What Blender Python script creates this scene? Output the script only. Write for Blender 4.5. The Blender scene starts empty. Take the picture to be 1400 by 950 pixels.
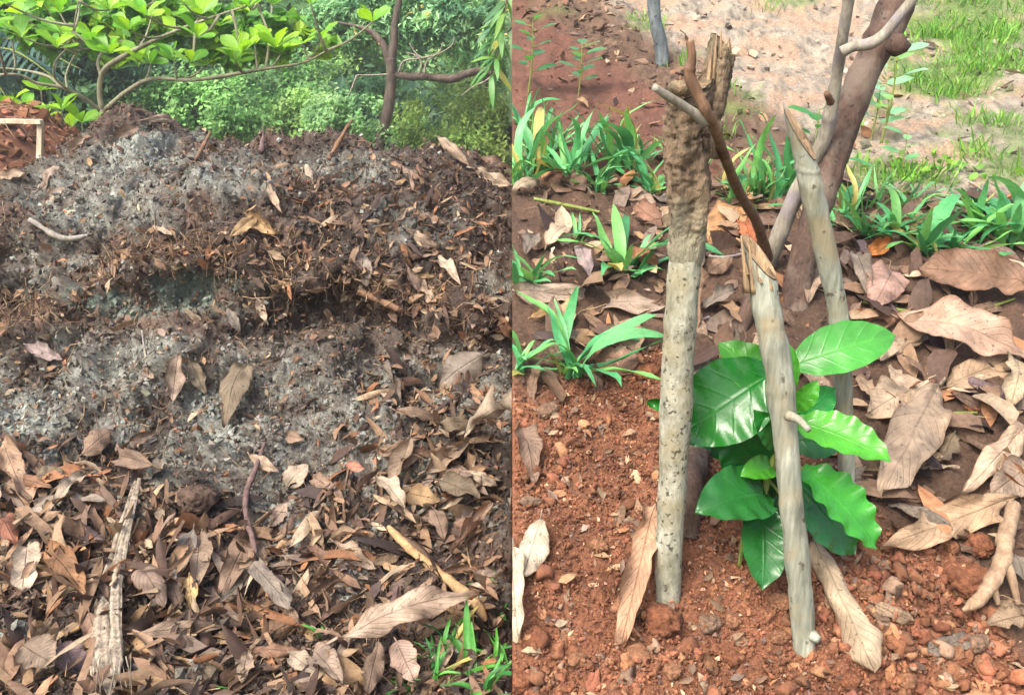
import bpy, bmesh, math
import numpy as np
from mathutils import Vector, Matrix
from mathutils.bvhtree import BVHTree

# ------------------------------------------------------------------ camera, sky, sun, exposure
scene = bpy.context.scene
FPX = 1166.67                       # focal length in photo pixels (30 mm on a 36 mm sensor, 1400 px wide)
PITCH = math.radians(18.7)
EYE = np.array([0.0, 0.0, 1.5])
cam_d = bpy.data.cameras.new('camera'); cam = bpy.data.objects.new('camera', cam_d)
scene.collection.objects.link(cam)
cam.location = EYE; cam.rotation_euler = (math.pi / 2 - PITCH, 0, 0)
cam_d.lens = 30.0; cam_d.sensor_width = 36.0; cam_d.clip_start = 0.02; cam_d.clip_end = 2000
scene.camera = cam

SUN_EL, SUN_AZ = math.radians(54), math.radians(-138)      # azimuth from +Y towards +X
world = bpy.data.worlds.new('World'); scene.world = world; world.use_nodes = True
wn = world.node_tree; wn.nodes.clear()
sky = wn.nodes.new('ShaderNodeTexSky'); sky.sky_type = 'NISHITA'; sky.sun_disc = False
sky.sun_elevation = SUN_EL; sky.sun_rotation = SUN_AZ
sky.air_density = 1.0; sky.dust_density = 6.0; sky.ozone_density = 0.6
bg = wn.nodes.new('ShaderNodeBackground'); bg.inputs['Strength'].default_value = 0.15
wo = wn.nodes.new('ShaderNodeOutputWorld')
wn.links.new(sky.outputs[0], bg.inputs[0]); wn.links.new(bg.outputs[0], wo.inputs[0])
sun_d = bpy.data.lights.new('sun', 'SUN'); sun_d.energy = 1.5; sun_d.angle = math.radians(24)
sun_d.color = (1.0, 0.97, 0.92)
sun = bpy.data.objects.new('sun', sun_d); scene.collection.objects.link(sun)
sd = Vector((math.cos(SUN_EL) * math.sin(SUN_AZ), math.cos(SUN_EL) * math.cos(SUN_AZ), math.sin(SUN_EL)))
sun.rotation_euler = sd.to_track_quat('Z', 'Y').to_euler()
scene.view_settings.view_transform = 'Standard'; scene.view_settings.look = 'None'
scene.view_settings.exposure = 1.57; scene.view_settings.gamma = 1.0
scene.view_settings.use_curve_mapping = False
scene.cycles.max_bounces = 6; scene.cycles.diffuse_bounces = 3; scene.cycles.transmission_bounces = 4
scene.cycles.use_denoising = True

# ------------------------------------------------------------------ helpers
rng = np.random.default_rng(11)
C = scene.collection
FWD = np.array([0, math.cos(PITCH), -math.sin(PITCH)]); UPV = np.array([0, math.sin(PITCH), math.cos(PITCH)])
def ray(u, v): return FWD + np.array([1.0, 0, 0]) * (u - 700) / FPX + UPV * (475 - v) / FPX
def at_y(u, v, y):
    d = ray(u, v); return EYE + d * (y / d[1])
def zv(v, y): return 1.5 + y * math.tan(math.atan((475 - v) / FPX) - PITCH)
def proj(p):
    p = np.asarray(p, float) - EYE
    dep = p @ FWD
    dep = np.where(np.abs(dep) < 1e-4, 1e-4, dep)
    return 700 + FPX * p[..., 0] / dep, 475 - FPX * (p @ UPV) / dep, dep
def unit(a):
    a = np.asarray(a, float); n = np.linalg.norm(a, axis=-1, keepdims=True); return a / np.maximum(n, 1e-9)
def lin(r, g, b):
    f = lambda c: (c / 255 / 12.92) if c / 255 <= .04045 else ((c / 255 + .055) / 1.055) ** 2.4
    return np.array([f(r), f(g), f(b)])
def _h(ix, iy, iz, s):
    n = (ix * 374761393 + iy * 668265263 + iz * 2147483647 + s * 974634781).astype(np.int64) & 0xffffffff
    n = ((n ^ (n >> 13)) * 1274126177) & 0xffffffff
    n = ((n ^ (n >> 16)) * 2246822519) & 0xffffffff
    return ((n ^ (n >> 15)) & 0xffff) / 65535.0
def vnoise(p, s=0):
    p = np.asarray(p, float); i = np.floor(p).astype(np.int64); f = p - i; f = f * f * (3 - 2 * f)
    r = 0
    for a in (0, 1):
        for b in (0, 1):
            for c in (0, 1):
                w = (f[..., 0] if a else 1 - f[..., 0]) * (f[..., 1] if b else 1 - f[..., 1]) * (f[..., 2] if c else 1 - f[..., 2])
                r = r + w * _h(i[..., 0] + a, i[..., 1] + b, i[..., 2] + c, s)
    return r * 2 - 1
def fbm(p, o=4, s=0, g=.5):
    p = np.asarray(p, float); r = 0; a = 1
    for k in range(o):
        r = r + a * vnoise(p, s + k); p = p * 2.03 + 7.1; a *= g
    return r
def smooth(e0, e1, x):
    t = np.clip((x - e0) / (e1 - e0), 0, 1); return t * t * (3 - 2 * t)

def mesh_np(name, V, F, col=None, uv=None, smooth_=True):
    """V (n,3); F (m,k) or list of polygons; col (n,3) point colours; uv (n,2) per vertex"""
    me = bpy.data.meshes.new(name); V = np.asarray(V, np.float32)
    if isinstance(F, np.ndarray):
        m, k = F.shape; flat = F.astype(np.int32).ravel(); st = np.arange(0, m * k, k, dtype=np.int32)
    else:
        m = len(F); ln = np.array([len(f) for f in F], np.int32); st = np.concatenate([[0], np.cumsum(ln)[:-1]]).astype(np.int32)
        flat = np.fromiter((i for f in F for i in f), np.int32)
    me.vertices.add(len(V)); me.vertices.foreach_set('co', V.ravel())
    me.loops.add(len(flat)); me.loops.foreach_set('vertex_index', flat)
    me.polygons.add(m); me.polygons.foreach_set('loop_start', st)
    me.polygons.foreach_set('use_smooth', np.full(m, smooth_, bool))
    me.update(calc_edges=True)
    if col is not None:
        at = me.color_attributes.new('Col', 'FLOAT_COLOR', 'POINT')
        at.data.foreach_set('color', np.concatenate([np.asarray(col, np.float32), np.ones((len(V), 1), np.float32)], 1).ravel())
    if uv is not None:
        ul = me.uv_layers.new(name='UVMap'); ul.data.foreach_set('uv', np.asarray(uv, np.float32)[flat].ravel())
    return me
def obj(name, me, mat, parent=None, loc=(0, 0, 0), mtx=None, color=None):
    o = bpy.data.objects.new(name, me); C.objects.link(o)
    if mat and not me.materials: me.materials.append(mat)
    if mtx is not None: o.matrix_basis = mtx
    else: o.location = loc
    if parent: o.parent = parent
    if color is not None: o.color = (*[float(c) for c in color], 1)
    return o
def empty(name, loc):
    o = bpy.data.objects.new(name, None); C.objects.link(o); o.location = [float(c) for c in loc]; o.empty_display_size = .05; return o
def tag(o, label, cat=None, group=None, kind=None):
    if label: o['label'] = label
    if cat: o['category'] = cat
    if group: o['group'] = group
    if kind: o['kind'] = kind
    return o
def rotz(a): c, s = math.cos(a), math.sin(a); return np.array([[c, -s, 0], [s, c, 0], [0, 0, 1.]])
def rand_rot(n):
    q = unit(rng.normal(size=(n, 4))); w, x, y, z = q.T
    return np.stack([np.stack([1-2*(y*y+z*z), 2*(x*y-z*w), 2*(x*z+y*w)], -1), np.stack([2*(x*y+z*w), 1-2*(x*x+z*z), 2*(y*z-x*w)], -1),
                     np.stack([2*(x*z-y*w), 2*(y*z+x*w), 1-2*(x*x+y*y)], -1)], 1)
def frames(X, N):
    """rotation matrices with x axis along X and z axis near N"""
    X = unit(X); Y = unit(np.cross(N, X)); Z = np.cross(X, Y); return np.stack([X, Y, Z], -1)
def batch(tv, tf, pos, R, S):
    """many copies of a template joined into arrays; S (n,) or (n,3)"""
    S = np.asarray(S); S = S[:, None] if S.ndim == 1 else S
    V = np.einsum('nij,nkj->nki', R, tv[None] * S[:, None, :]) + pos[:, None, :]
    k = len(tv); F = tf[None] + (np.arange(len(pos)) * k)[:, None, None]
    return V.reshape(-1, 3), F.reshape(-1, tf.shape[1])
def ico(seed=0, jag=.25, sub=0):
    bm = bmesh.new(); bmesh.ops.create_icosphere(bm, subdivisions=1 + sub, radius=1)
    V = np.array([v.co[:] for v in bm.verts]); F = np.array([[v.index for v in f.verts] for f in bm.faces]); bm.free()
    V = V * (1 + jag * vnoise(V * 1.7 + seed * 3.1, seed)[:, None] + jag * .8 * vnoise(V * 3.9 + seed, seed + 5)[:, None])
    return V * np.array([1, .85 + .2 * math.sin(seed), .7]), F
def ico0(seed=0, jag=.3):
    r = np.random.default_rng(seed); t = (1 + 5 ** .5) / 2
    V = unit(np.array([[-1,t,0],[1,t,0],[-1,-t,0],[1,-t,0],[0,-1,t],[0,1,t],[0,-1,-t],[0,1,-t],[t,0,-1],[t,0,1],[-t,0,-1],[-t,0,1]], float))
    F = np.array([[0,11,5],[0,5,1],[0,1,7],[0,7,10],[0,10,11],[1,5,9],[5,11,4],[11,10,2],[10,7,6],[7,1,8],[3,9,4],[3,4,2],[3,2,6],[3,6,8],[3,8,9],[4,9,5],[2,4,11],[6,2,10],[8,6,7],[9,8,1]])
    return V * r.uniform(1 - jag, 1 + jag, (12, 1)) * r.uniform(.7, 1.2, 3), F

def octa(seed=0, jag=.3):
    r = np.random.default_rng(seed); V = np.array([[1, 0, 0], [-1, 0, 0], [0, 1, 0], [0, -1, 0], [0, 0, 1], [0, 0, -1.]]) + r.normal(size=(6, 3)) * .16
    F = np.array([[0, 2, 4], [2, 1, 4], [1, 3, 4], [3, 0, 4], [2, 0, 5], [1, 2, 5], [3, 1, 5], [0, 3, 5]]); return V * r.uniform(1 - jag, 1 + jag, (6, 1)) * r.uniform(.8, 1.2, 3), F

# ------------------------------------------------------------------ materials
class N:
    def __init__(s, name):
        s.m = bpy.data.materials.new(name); s.m.use_nodes = True; s.t = s.m.node_tree; s.t.nodes.clear()
        s.out = s.n('ShaderNodeOutputMaterial'); s.p = s.n('ShaderNodeBsdfPrincipled'); s.l(s.p.outputs[0], s.out.inputs[0])
    def n(s, k, **kw):
        x = s.t.nodes.new(k)
        for a, b in kw.items(): setattr(x, a, b)
        return x
    def l(s, a, b): s.t.links.new(a, b)
    def s(s, k, v): s.p.inputs[k].default_value = v
    def co(s): return s.n('ShaderNodeTexCoord').outputs['Object']
    def noise(s, scale, detail=4, rough=.55, vec=None, w=None):
        x = s.n('ShaderNodeTexNoise'); x.inputs['Scale'].default_value = scale; x.inputs['Detail'].default_value = detail; x.inputs['Roughness'].default_value = rough
        if w is not None: x.noise_dimensions = '4D'; s.l(w, x.inputs['W'])
        s.l(vec if vec is not None else s.co(), x.inputs['Vector']); return x.outputs['Fac']
    def ramp(s, f, *st):
        r = s.n('ShaderNodeValToRGB'); s.l(f, r.inputs[0]); e = r.color_ramp.elements
        while len(e) < len(st): e.new(.5)
        for k, (p, c) in enumerate(st):
            e[k].position = p; e[k].color = (c, c, c, 1) if not hasattr(c, '__len__') else (*[float(q) for q in c], 1)
        return r.outputs[0]
    def mul(s, a, b, fac=1.0, mode='MULTIPLY'):
        x = s.n('ShaderNodeMix', data_type='RGBA', blend_type=mode)
        if hasattr(fac, 'links') or hasattr(fac, 'is_linked'): s.l(fac, x.inputs[0])
        else: x.inputs[0].default_value = fac
        for i, q in ((6, a), (7, b)):
            if hasattr(q, 'is_linked'): s.l(q, x.inputs[i])
            else: x.inputs[i].default_value = (*[float(c) for c in q], 1)
        return x.outputs[2]
    def math(s, op, a, b=0.0, c=None):
        x = s.n('ShaderNodeMath', operation=op)
        for i, q in enumerate((a, b) if c is None else (a, b, c)):
            if hasattr(q, 'is_linked'): s.l(q, x.inputs[i])
            else: x.inputs[i].default_value = q
        return x.outputs[0]
    def bump(s, h, strength=.5, dist=.01):
        b = s.n('ShaderNodeBump'); b.inputs['Strength'].default_value = strength; b.inputs['Distance'].default_value = dist
        s.l(h, b.inputs['Height']); s.l(b.outputs[0], s.p.inputs['Normal']); return b
    def trans(s, col, fac):
        t = s.n('ShaderNodeBsdfTranslucent'); s.l(col, t.inputs[0]); mx = s.n('ShaderNodeMixShader')
        if hasattr(fac, 'is_linked'): s.l(fac, mx.inputs[0])
        else: mx.inputs[0].default_value = fac
        s.l(s.p.outputs[0], mx.inputs[1]); s.l(t.outputs[0], mx.inputs[2]); s.l(mx.outputs[0], s.out.inputs[0])
    def base(s, c): s.l(c, s.p.inputs['Base Color'])

def m_attr(name, rough=.9, nscale=150, lo=.6, hi=1.25, bump=.6, bdist=.006, bscale=250, tr=0.0, spec=.3):
    k = N(name); a = k.n('ShaderNodeVertexColor', layer_name='Col').outputs[0]
    c = k.mul(a, k.ramp(k.noise(nscale, 5, .65), (.3, lo), (.7, hi))); k.base(c)
    k.s('Roughness', rough); k.s('Specular IOR Level', spec)
    if bump: k.bump(k.noise(bscale, 5, .7), bump, bdist)
    if tr: k.trans(c, tr)
    return k.m
def m_leaf(name, rough=.65, spec=.35, tr=.12, veins=12, vein_dark=.8, spots=.45, mott=(.62, 1.2), bump=.5, bdist=.004, vlight=False, vb=.5, vl=(1.5, 1.45, 1.1), blotch=False):
    """dry or living leaf: object colour, mottling, midrib and side veins from the leaf's own UVs"""
    k = N(name); oi = k.n('ShaderNodeObjectInfo'); w = k.math('MULTIPLY', oi.outputs['Random'], 50.0)
    uv = k.n('ShaderNodeSeparateXYZ'); k.l(k.n('ShaderNodeTexCoord').outputs['UV'], uv.inputs[0])
    ac = k.math('ABSOLUTE', k.math('SUBTRACT', uv.outputs[0], .5))                       # 0 midrib .. .5 edge
    ph = k.math('SUBTRACT', k.math('MULTIPLY', uv.outputs[1], float(veins)), k.math('MULTIPLY', ac, veins * .42))
    sv = k.math('ABSOLUTE', k.math('SUBTRACT', k.math('FRACT', ph), .5))                  # 0 on a vein
    vein = k.math('MINIMUM', k.math('MULTIPLY', sv, 9.0), 1.0)
    mid = k.math('MINIMUM', k.math('MULTIPLY', ac, 28.0), 1.0)
    vv = k.math('MULTIPLY', mid, k.math('ADD', k.math('MULTIPLY', vein, .45), .55))
    n1 = k.noise(22, 5, .6, w=w); n2 = k.noise(170, 3, .6, w=w)
    c = k.mul(oi.outputs['Color'], k.ramp(n1, (.32, mott[0]), (.68, mott[1])))
    if spots: c = k.mul(c, k.ramp(n2, (.30, 1 - spots), (.40, 1.0)))
    if blotch:
        c = k.mul(c, (.58, .55, .5), k.ramp(k.noise(9, 6, .7, w=w), (.5, 0.0), (.64, .75)), 'MULTIPLY')
        c = k.mul(c, (1.15, 1.12, 1.1), k.ramp(k.noise(14, 5, .7, w=k.math('ADD', w, 9.0)), (.56, 0.0), (.66, .8)), 'MULTIPLY')
        c = k.mul(c, (.62, .55, .5), k.ramp(k.math('ADD', ac, k.math('MULTIPLY', k.noise(40, 4, .6, w=w), .16)), (.5, 0.0), (.57, .8)), 'MULTIPLY')
    c = k.mul(c, k.ramp(vv, (.0, vl if vlight else vein_dark), (.75, 1.0))); k.base(c)
    k.s('Specular IOR Level', spec); k.l(k.math('ADD', k.math('MULTIPLY', k.noise(30, 4, .65, w=w), .42), rough - .17), k.p.inputs['Roughness'])
    h = k.math('ADD', k.math('MULTIPLY', vv, vb if not vlight else -vb), k.math('MULTIPLY', k.noise(60, 4, .6, w=w), .6))
    k.bump(h, bump, bdist)
    if tr: k.trans(k.mul(c, (1.3, 1.2, .6) if vlight else (1.2, .95, .7)), tr)
    return k.m
def m_wood(name, c1, c2, scale=30, stretch=.25, spots=None, rough=.8, bump=.6, bdist=.004, moss=None, spot_scale=70, spot_thr=.36, fade=None):
    k = N(name); mp = k.n('ShaderNodeMapping'); mp.inputs['Scale'].default_value = (1, 1, stretch); k.l(k.co(), mp.inputs[0])
    a = k.noise(scale, 6, .65, vec=mp.outputs[0]); c = k.ramp(a, (.3, c1), (.68, c2))
    b = k.noise(scale * 5, 4, .6, vec=mp.outputs[0]); c = k.mul(c, k.ramp(b, (.3, .72), (.65, 1.12)))
    if moss is not None: c = k.mul(c, moss, k.ramp(k.noise(14, 3), (.48, 0.0), (.62, .7)), 'MIX')
    if fade is not None:
        uvz = k.n('ShaderNodeSeparateXYZ'); k.l(k.n('ShaderNodeTexCoord').outputs['UV'], uvz.inputs[0])
        c = k.mul(c, fade, k.ramp(k.math('ADD', uvz.outputs[1], k.math('MULTIPLY', k.math('SUBTRACT', k.noise(45, 4, .6), .5), .45)), (.06, .9), (.34, 0.0)), 'MIX')
    if spots is not None: c = k.mul(c, spots, k.ramp(k.noise(spot_scale, 3, .5), (spot_thr - .05, .85), (spot_thr + .02, 0.0)), 'MIX')
    k.base(c); k.s('Roughness', rough); k.s('Specular IOR Level', .3)
    k.bump(k.math('ADD', a, k.math('MULTIPLY', b, .5)), bump, bdist); return k.m

MAT = dict(
    heap=m_attr('compost_soil', .95, 140, .5, 1.35, .9, .012, 180),
    soil=m_attr('hillside_soil', .95, 120, .55, 1.3, .9, .010, 170),
    crumb=m_attr('crumbs', .95, 220, .65, 1.2, .7, .004, 400),
    shard=m_attr('leaf_shards', .75, 90, .6, 1.25, .3, .003, 200, tr=.08),
    foliage=m_attr('foliage', .5, 9, .75, 1.2, 0, tr=.48, spec=.35),
    grass=m_attr('grass', .5, 40, .8, 1.15, 0, tr=.35, spec=.3),
    dry=m_leaf('dry_leaf', mott=(.5, 1.25), spots=.7, bump=.9, bdist=.005, vein_dark=.85, vb=.4, veins=13, blotch=True),
    blade=m_leaf('grass_blade', .42, .4, .30, veins=0, spots=0, mott=(.8, 1.15), bump=.2, vb=.3),
    coffee=m_leaf('glossy_leaf', .25, .45, .16, veins=6, spots=.25, mott=(.72, 1.2), bump=.35, bdist=.004, vlight=True, vb=.5, vl=(1.18, 1.14, 1.02)),
    broad=m_leaf('broad_leaf', .36, .45, .45, veins=8, spots=0, mott=(.8, 1.2), bump=.3, vlight=True),
    pale_stake=m_wood('pale_stake_bark', lin(92, 94, 80), lin(154, 156, 140), 34, .12, spots=lin(70, 58, 46), moss=lin(128, 116, 88), spot_scale=60, spot_thr=.33, bump=.9),
    speck_stake=m_wood('speckled_stake_bark', lin(104, 104, 86), lin(162, 160, 142), 40, .45, spots=lin(46, 40, 34), moss=lin(126, 116, 86), spot_scale=120, spot_thr=.39, bump=.9),
    rough_bark=m_wood('rough_bark', lin(58, 48, 38), lin(138, 118, 92), 38, .4, rough=.95, bump=1.0, bdist=.010, moss=lin(112, 104, 84)),
    stake_bark=m_wood('stake_bark', lin(52, 43, 34), lin(132, 112, 88), 38, .4, rough=.95, bump=1.0, bdist=.010, fade=lin(128, 124, 104)),
    raw_wood=m_wood('split_wood', lin(78, 58, 42), lin(172, 146, 112), 60, .08, rough=.85, bump=.8),
    brown_trunk=m_wood('brown_trunk_bark', lin(50, 38, 32), lin(90, 70, 58), 40, .35, moss=lin(104, 92, 80), spots=lin(34, 26, 22), bump=.9, bdist=.006),
    grey_branch=m_wood('grey_branch_bark', lin(100, 92, 80), lin(152, 146, 130), 40, .3, moss=lin(120, 112, 120)),
    twig=m_wood('brown_twig_bark', lin(74, 52, 38), lin(128, 98, 74), 50, .3),
    tan_stick=m_wood('tan_stick_bark', lin(124, 98, 66), lin(170, 142, 102), 50, .2),
    root_stick=m_wood('root_stick_bark', lin(108, 86, 66), lin(158, 134, 108), 50, .2),
    dark_stick=m_wood('dark_stick_bark', lin(62, 46, 44), lin(112, 90, 84), 60, .3),
    husk=m_wood('husk_fibre', lin(104, 90, 74), lin(190, 176, 154), 110, .05, rough=.85, bump=1.0, bdist=.005),
    tree_bark=m_wood('tree_bark', lin(92, 88, 70), lin(150, 146, 122), 8, .3, bump=.7, bdist=.02),
    dark_bark=m_wood('dark_tree_bark', lin(58, 50, 44), lin(104, 92, 82), 10, .3, bump=.9, bdist=.03),
    plank=m_wood('weathered_plank', lin(150, 136, 112), lin(196, 184, 158), 12, .2),
    blue_bark=m_wood('mossy_grey_bark', lin(62, 70, 74), lin(112, 120, 120), 20, .4, spots=lin(40, 44, 46)),
    stem=m_wood('green_stem', lin(84, 96, 44), lin(126, 138, 66), 60, .3),
)

# ------------------------------------------------------------------ shape builders
def catmull(P, m):
    P = np.asarray(P, float)
    if len(P) == 2: return P[0] + (P[1] - P[0]) * np.linspace(0, 1, m)[:, None]
    Q = np.vstack([2 * P[0] - P[1], P, 2 * P[-1] - P[-2]]); n = len(P) - 1
    t = np.linspace(0, n, m); i = np.minimum(t.astype(int), n - 1); f = (t - i)[:, None]
    a, b, c, d = Q[i], Q[i + 1], Q[i + 2], Q[i + 3]
    return .5 * (2 * b + (c - a) * f + (2 * a - 5 * b + 4 * c - d) * f ** 2 + (3 * b - a - 3 * c + d) * f ** 3)
def tube(P, R, n=10, m=24, noise=.08, ns=18, seed=0, slant=None, knots=(), oval=1.0):
    """tapered tube with an uneven skin along a smooth path; slant=(angle, length) cuts the far end on the slant. Returns V, F, uv, last ring ids"""
    P = np.asarray(P, float); R = np.asarray(R, float).reshape(-1)
    p = catmull(P, m); r = np.interp(np.linspace(0, 1, m), np.linspace(0, 1, len(R)), R)
    T = unit(np.gradient(p, axis=0)); ref = np.array([0, -1, 0.]) if abs(T[0][1]) < .9 else np.array([1., 0, 0])
    V, uv = [], []; x = None
    for i in range(m):
        x = ref - T[i] * (ref @ T[i]) if x is None else x - T[i] * (x @ T[i]); x = unit(x); y = np.cross(T[i], x)
        a = np.arange(n) / n * 2 * math.pi
        d = np.cos(a)[:, None] * x + np.sin(a)[:, None] * y * oval
        rr = np.full(n, r[i])
        for (kt, kw, kh) in knots: rr = rr * (1 + kh * math.exp(-((i / (m - 1) - kt) / kw) ** 2))
        q = p[i] + d * rr[:, None]
        if noise: q = q + d * (r[i] * noise * fbm(q * ns, 3, seed))[:, None]
        if slant and i > m * .5:
            w = ((i / (m - 1) - .5) * 2) ** 6
            q = q + T[i] * (np.cos(a - slant[0]) * slant[1] * w)[:, None]
        V.append(q); uv += [(k / n, i / (m - 1)) for k in range(n)]
    V = np.vstack(V); F = [[i * n + k, i * n + (k + 1) % n, (i + 1) * n + (k + 1) % n, (i + 1) * n + k] for i in range(m - 1) for k in range(n)]
    F.append(list(range(n))[::-1]); ring = list(range((m - 1) * n, m * n))
    if not slant: F.append(ring)
    return V, F, np.array(uv), ring
def shape_w(kind, t):
    if kind == 'lance': return np.sin(math.pi * np.clip(t, 0, 1) ** .85) ** .8
    if kind == 'ellip': return np.sin(math.pi * t ** .95) ** .62
    if kind == 'obov': return np.clip(np.sin(math.pi * t ** 1.75), 0, 1) ** .75 * .96 + .06 * (1 - t)
    if kind == 'blade': return np.clip((1 - t) ** .7 * (t + .12) ** .35 * 1.45, 0, 1)
    if kind == 'strip': return np.clip(np.minimum(1, np.minimum(t * 9, (1 - t) * 6) ** .5), .05, 1)
    if kind == 'coffee': return np.sin(math.pi * np.clip(t * .97 + .03, 0, 1) ** .92) ** .72 * np.where(t > .86, 1 - (t - .86) * 2.6, 1)
    return np.ones_like(t)
def leaf(L=1., W=.3, kind='lance', arch=.4, roll=.5, twist=0., wave=.02, wk=4, ragged=.06, bite=0., petiole=0., nl=16, nw=7, seed=0, sbend=0., crinkle=.0, fold=0.):
    """a leaf along +X from its base at the origin; returns V, F, uv. arch bends it lengthwise, roll curls it across."""
    r = np.random.default_rng(seed); t = np.linspace(0, 1, nl); th = -arch * (t - .5) + sbend * np.sin(t * math.pi * 2)
    dx = np.cos(th) / (nl - 1); dz = np.sin(th) / (nl - 1)
    sx = np.concatenate([[0], np.cumsum((dx[1:] + dx[:-1]) / 2)]); sz = np.concatenate([[0], np.cumsum((dz[1:] + dz[:-1]) / 2)])
    ca = math.atan2(sz[-1], sx[-1]); k = 1 / math.hypot(sx[-1], sz[-1])
    sx, sz = (sx * math.cos(ca) + sz * math.sin(ca)) * k * L, (-sx * math.sin(ca) + sz * math.cos(ca)) * k * L; th = th - ca
    c = np.linspace(-1, 1, nw); w = shape_w(kind, t) * W / 2
    rag = 1 + ragged * fbm(np.stack([t * 9, t * 0, t * 0 + seed], -1), 3, seed); rag2 = 1 + ragged * fbm(np.stack([t * 9, t * 0 + 5, t * 0 + seed], -1), 3, seed + 3)
    if bite:
        for _ in range(2):
            b0, bw = r.uniform(.2, .9), r.uniform(.04, .10); q = 1 - bite * np.exp(-((t - b0) / bw) ** 2)
            if r.random() < .5: rag = rag * q
            else: rag2 = rag2 * q
    V = []; uv = []; p1, p2 = r.uniform(0, 6, 2)
    for i in range(nl):
        ww = np.where(c < 0, w[i] * rag[i], w[i] * rag2[i]); ro = roll * (0.75 + .35 * math.sin(t[i] * 3 + p1)) + 1e-4
        y = np.sin(c * ro) / ro * ww; z = (1 - np.cos(c * ro)) / ro * ww * (1 + .15 * np.abs(c) * ro)
        z = z + fold * np.abs(c) * ww + wave * L * np.abs(c) ** 1.5 * np.where(c < 0, math.sin(wk * 2 * math.pi * t[i] + p1), math.sin(wk * 2 * math.pi * t[i] * 1.1 + p2))
        if crinkle: z = z + crinkle * L * vnoise(np.stack([c * 2 + 9, np.full(nw, t[i] * 7), np.full(nw, seed * 1.7)], -1), seed)
        a = twist * (t[i] - .5); y, z = y * math.cos(a) - z * math.sin(a), y * math.sin(a) + z * math.cos(a)
        V.append(np.stack([sx[i] - math.sin(th[i]) * z, y, sz[i] + math.cos(th[i]) * z], -1)); uv += [((q + 1) / 2, t[i]) for q in c]
    V = np.vstack(V); F = [[i * nw + j, (i + 1) * nw + j, (i + 1) * nw + j + 1, i * nw + j + 1] for i in range(nl - 1) for j in range(nw - 1)]
    if petiole:
        b = len(V); pr = .011 * L + .0008; d0 = V[nw // 2]; dirv = unit(np.array([-math.cos(th[0]), .25 * math.sin(p2), -math.sin(th[0]) * .6 + .1]))
        rows = [d0 + np.array([.25 * L, 0, 0]) * 0, d0 + dirv * petiole * .5, d0 + dirv * petiole + np.array([0, 0, -.1 * petiole])]
        for q in rows:
            for a in (0, 2.1, 4.2): V = np.vstack([V, q + np.array([0, math.cos(a), math.sin(a)]) * pr]); uv.append((.5, 0))
        F += [[b + i * 3 + j, b + i * 3 + (j + 1) % 3, b + i * 3 + 3 + (j + 1) % 3, b + i * 3 + 3 + j] for i in range(2) for j in range(3)]
    return V, F, np.array(uv)
def mtx(loc, R, s=1.0):
    M_ = np.eye(4); M_[:3, :3] = np.asarray(R) * s; M_[:3, 3] = loc; return Matrix(M_.tolist())

# ------------------------------------------------------------------ the setting: ground, heap, hillside
def grid_faces(nr, nc):
    i = np.arange(nr - 1)[:, None] * nc + np.arange(nc - 1)[None]; i = i.ravel()
    return np.stack([i, i + 1, i + nc + 1, i + nc], 1)
def grid_normals(G):
    n = np.cross(np.gradient(G, axis=1), np.gradient(G, axis=0)); n = unit(n); return np.where(n[..., 2:3] < -0.3, -n, n)

# -- one ground sheet out to the horizon
gs = np.array([-600, -250, -100, -50, -30, -20, -14, -10, -7, -5, -3.5, -2, 0, 2, 4, 6, 9, 14, 20, 30, 60, 120, 300, 600.])
gx, gy = np.meshgrid(gs, gs + 4); gz = np.full_like(gx, .12) - .5 * smooth(7, 40, np.hypot(gx, gy - 4))
G = np.stack([gx, gy, gz], -1)
gc = np.ones((G.size // 3, 3)) * lin(74, 84, 46)
tag(obj('ground', mesh_np('ground', G.reshape(-1, 3), grid_faces(len(gs), len(gs)), gc), MAT['soil']), 'dark green brown valley floor under the trees', kind='structure')

# -- compost heap (left of the plane x = 0)
RIDGE = np.array([(-900, 330), (-400, 262), (-150, 275), (0, 262), (60, 240), (110, 212), (150, 180), (185, 160), (225, 168), (255, 186), (285, 206), (340, 206), (380, 203), (420, 206), (450, 196), (472, 188),
                  (500, 200), (540, 214), (600, 214), (640, 222), (690, 256), (760, 270)], float)
LIP = np.array([(-600, 420), (0, 432), (60, 428), (130, 398), (180, 362), (260, 350), (340, 356), (400, 396), (470, 392), (560, 418), (620, 436), (700, 446)], float)
HOL = np.array([(-600, .0), (60, .0), (110, .05), (180, .10), (320, .10), (370, .03), (400, .03), (440, .08), (560, .07), (610, .02), (640, .05), (700, .05)], float)
nxh, nsh = 370, 390
hx = np.concatenate([np.linspace(-6, -2.15, 36)[:-1], np.linspace(-2.15, -.0005, nxh - 35)])
hx[-1] = -.0005
cols = []
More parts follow.
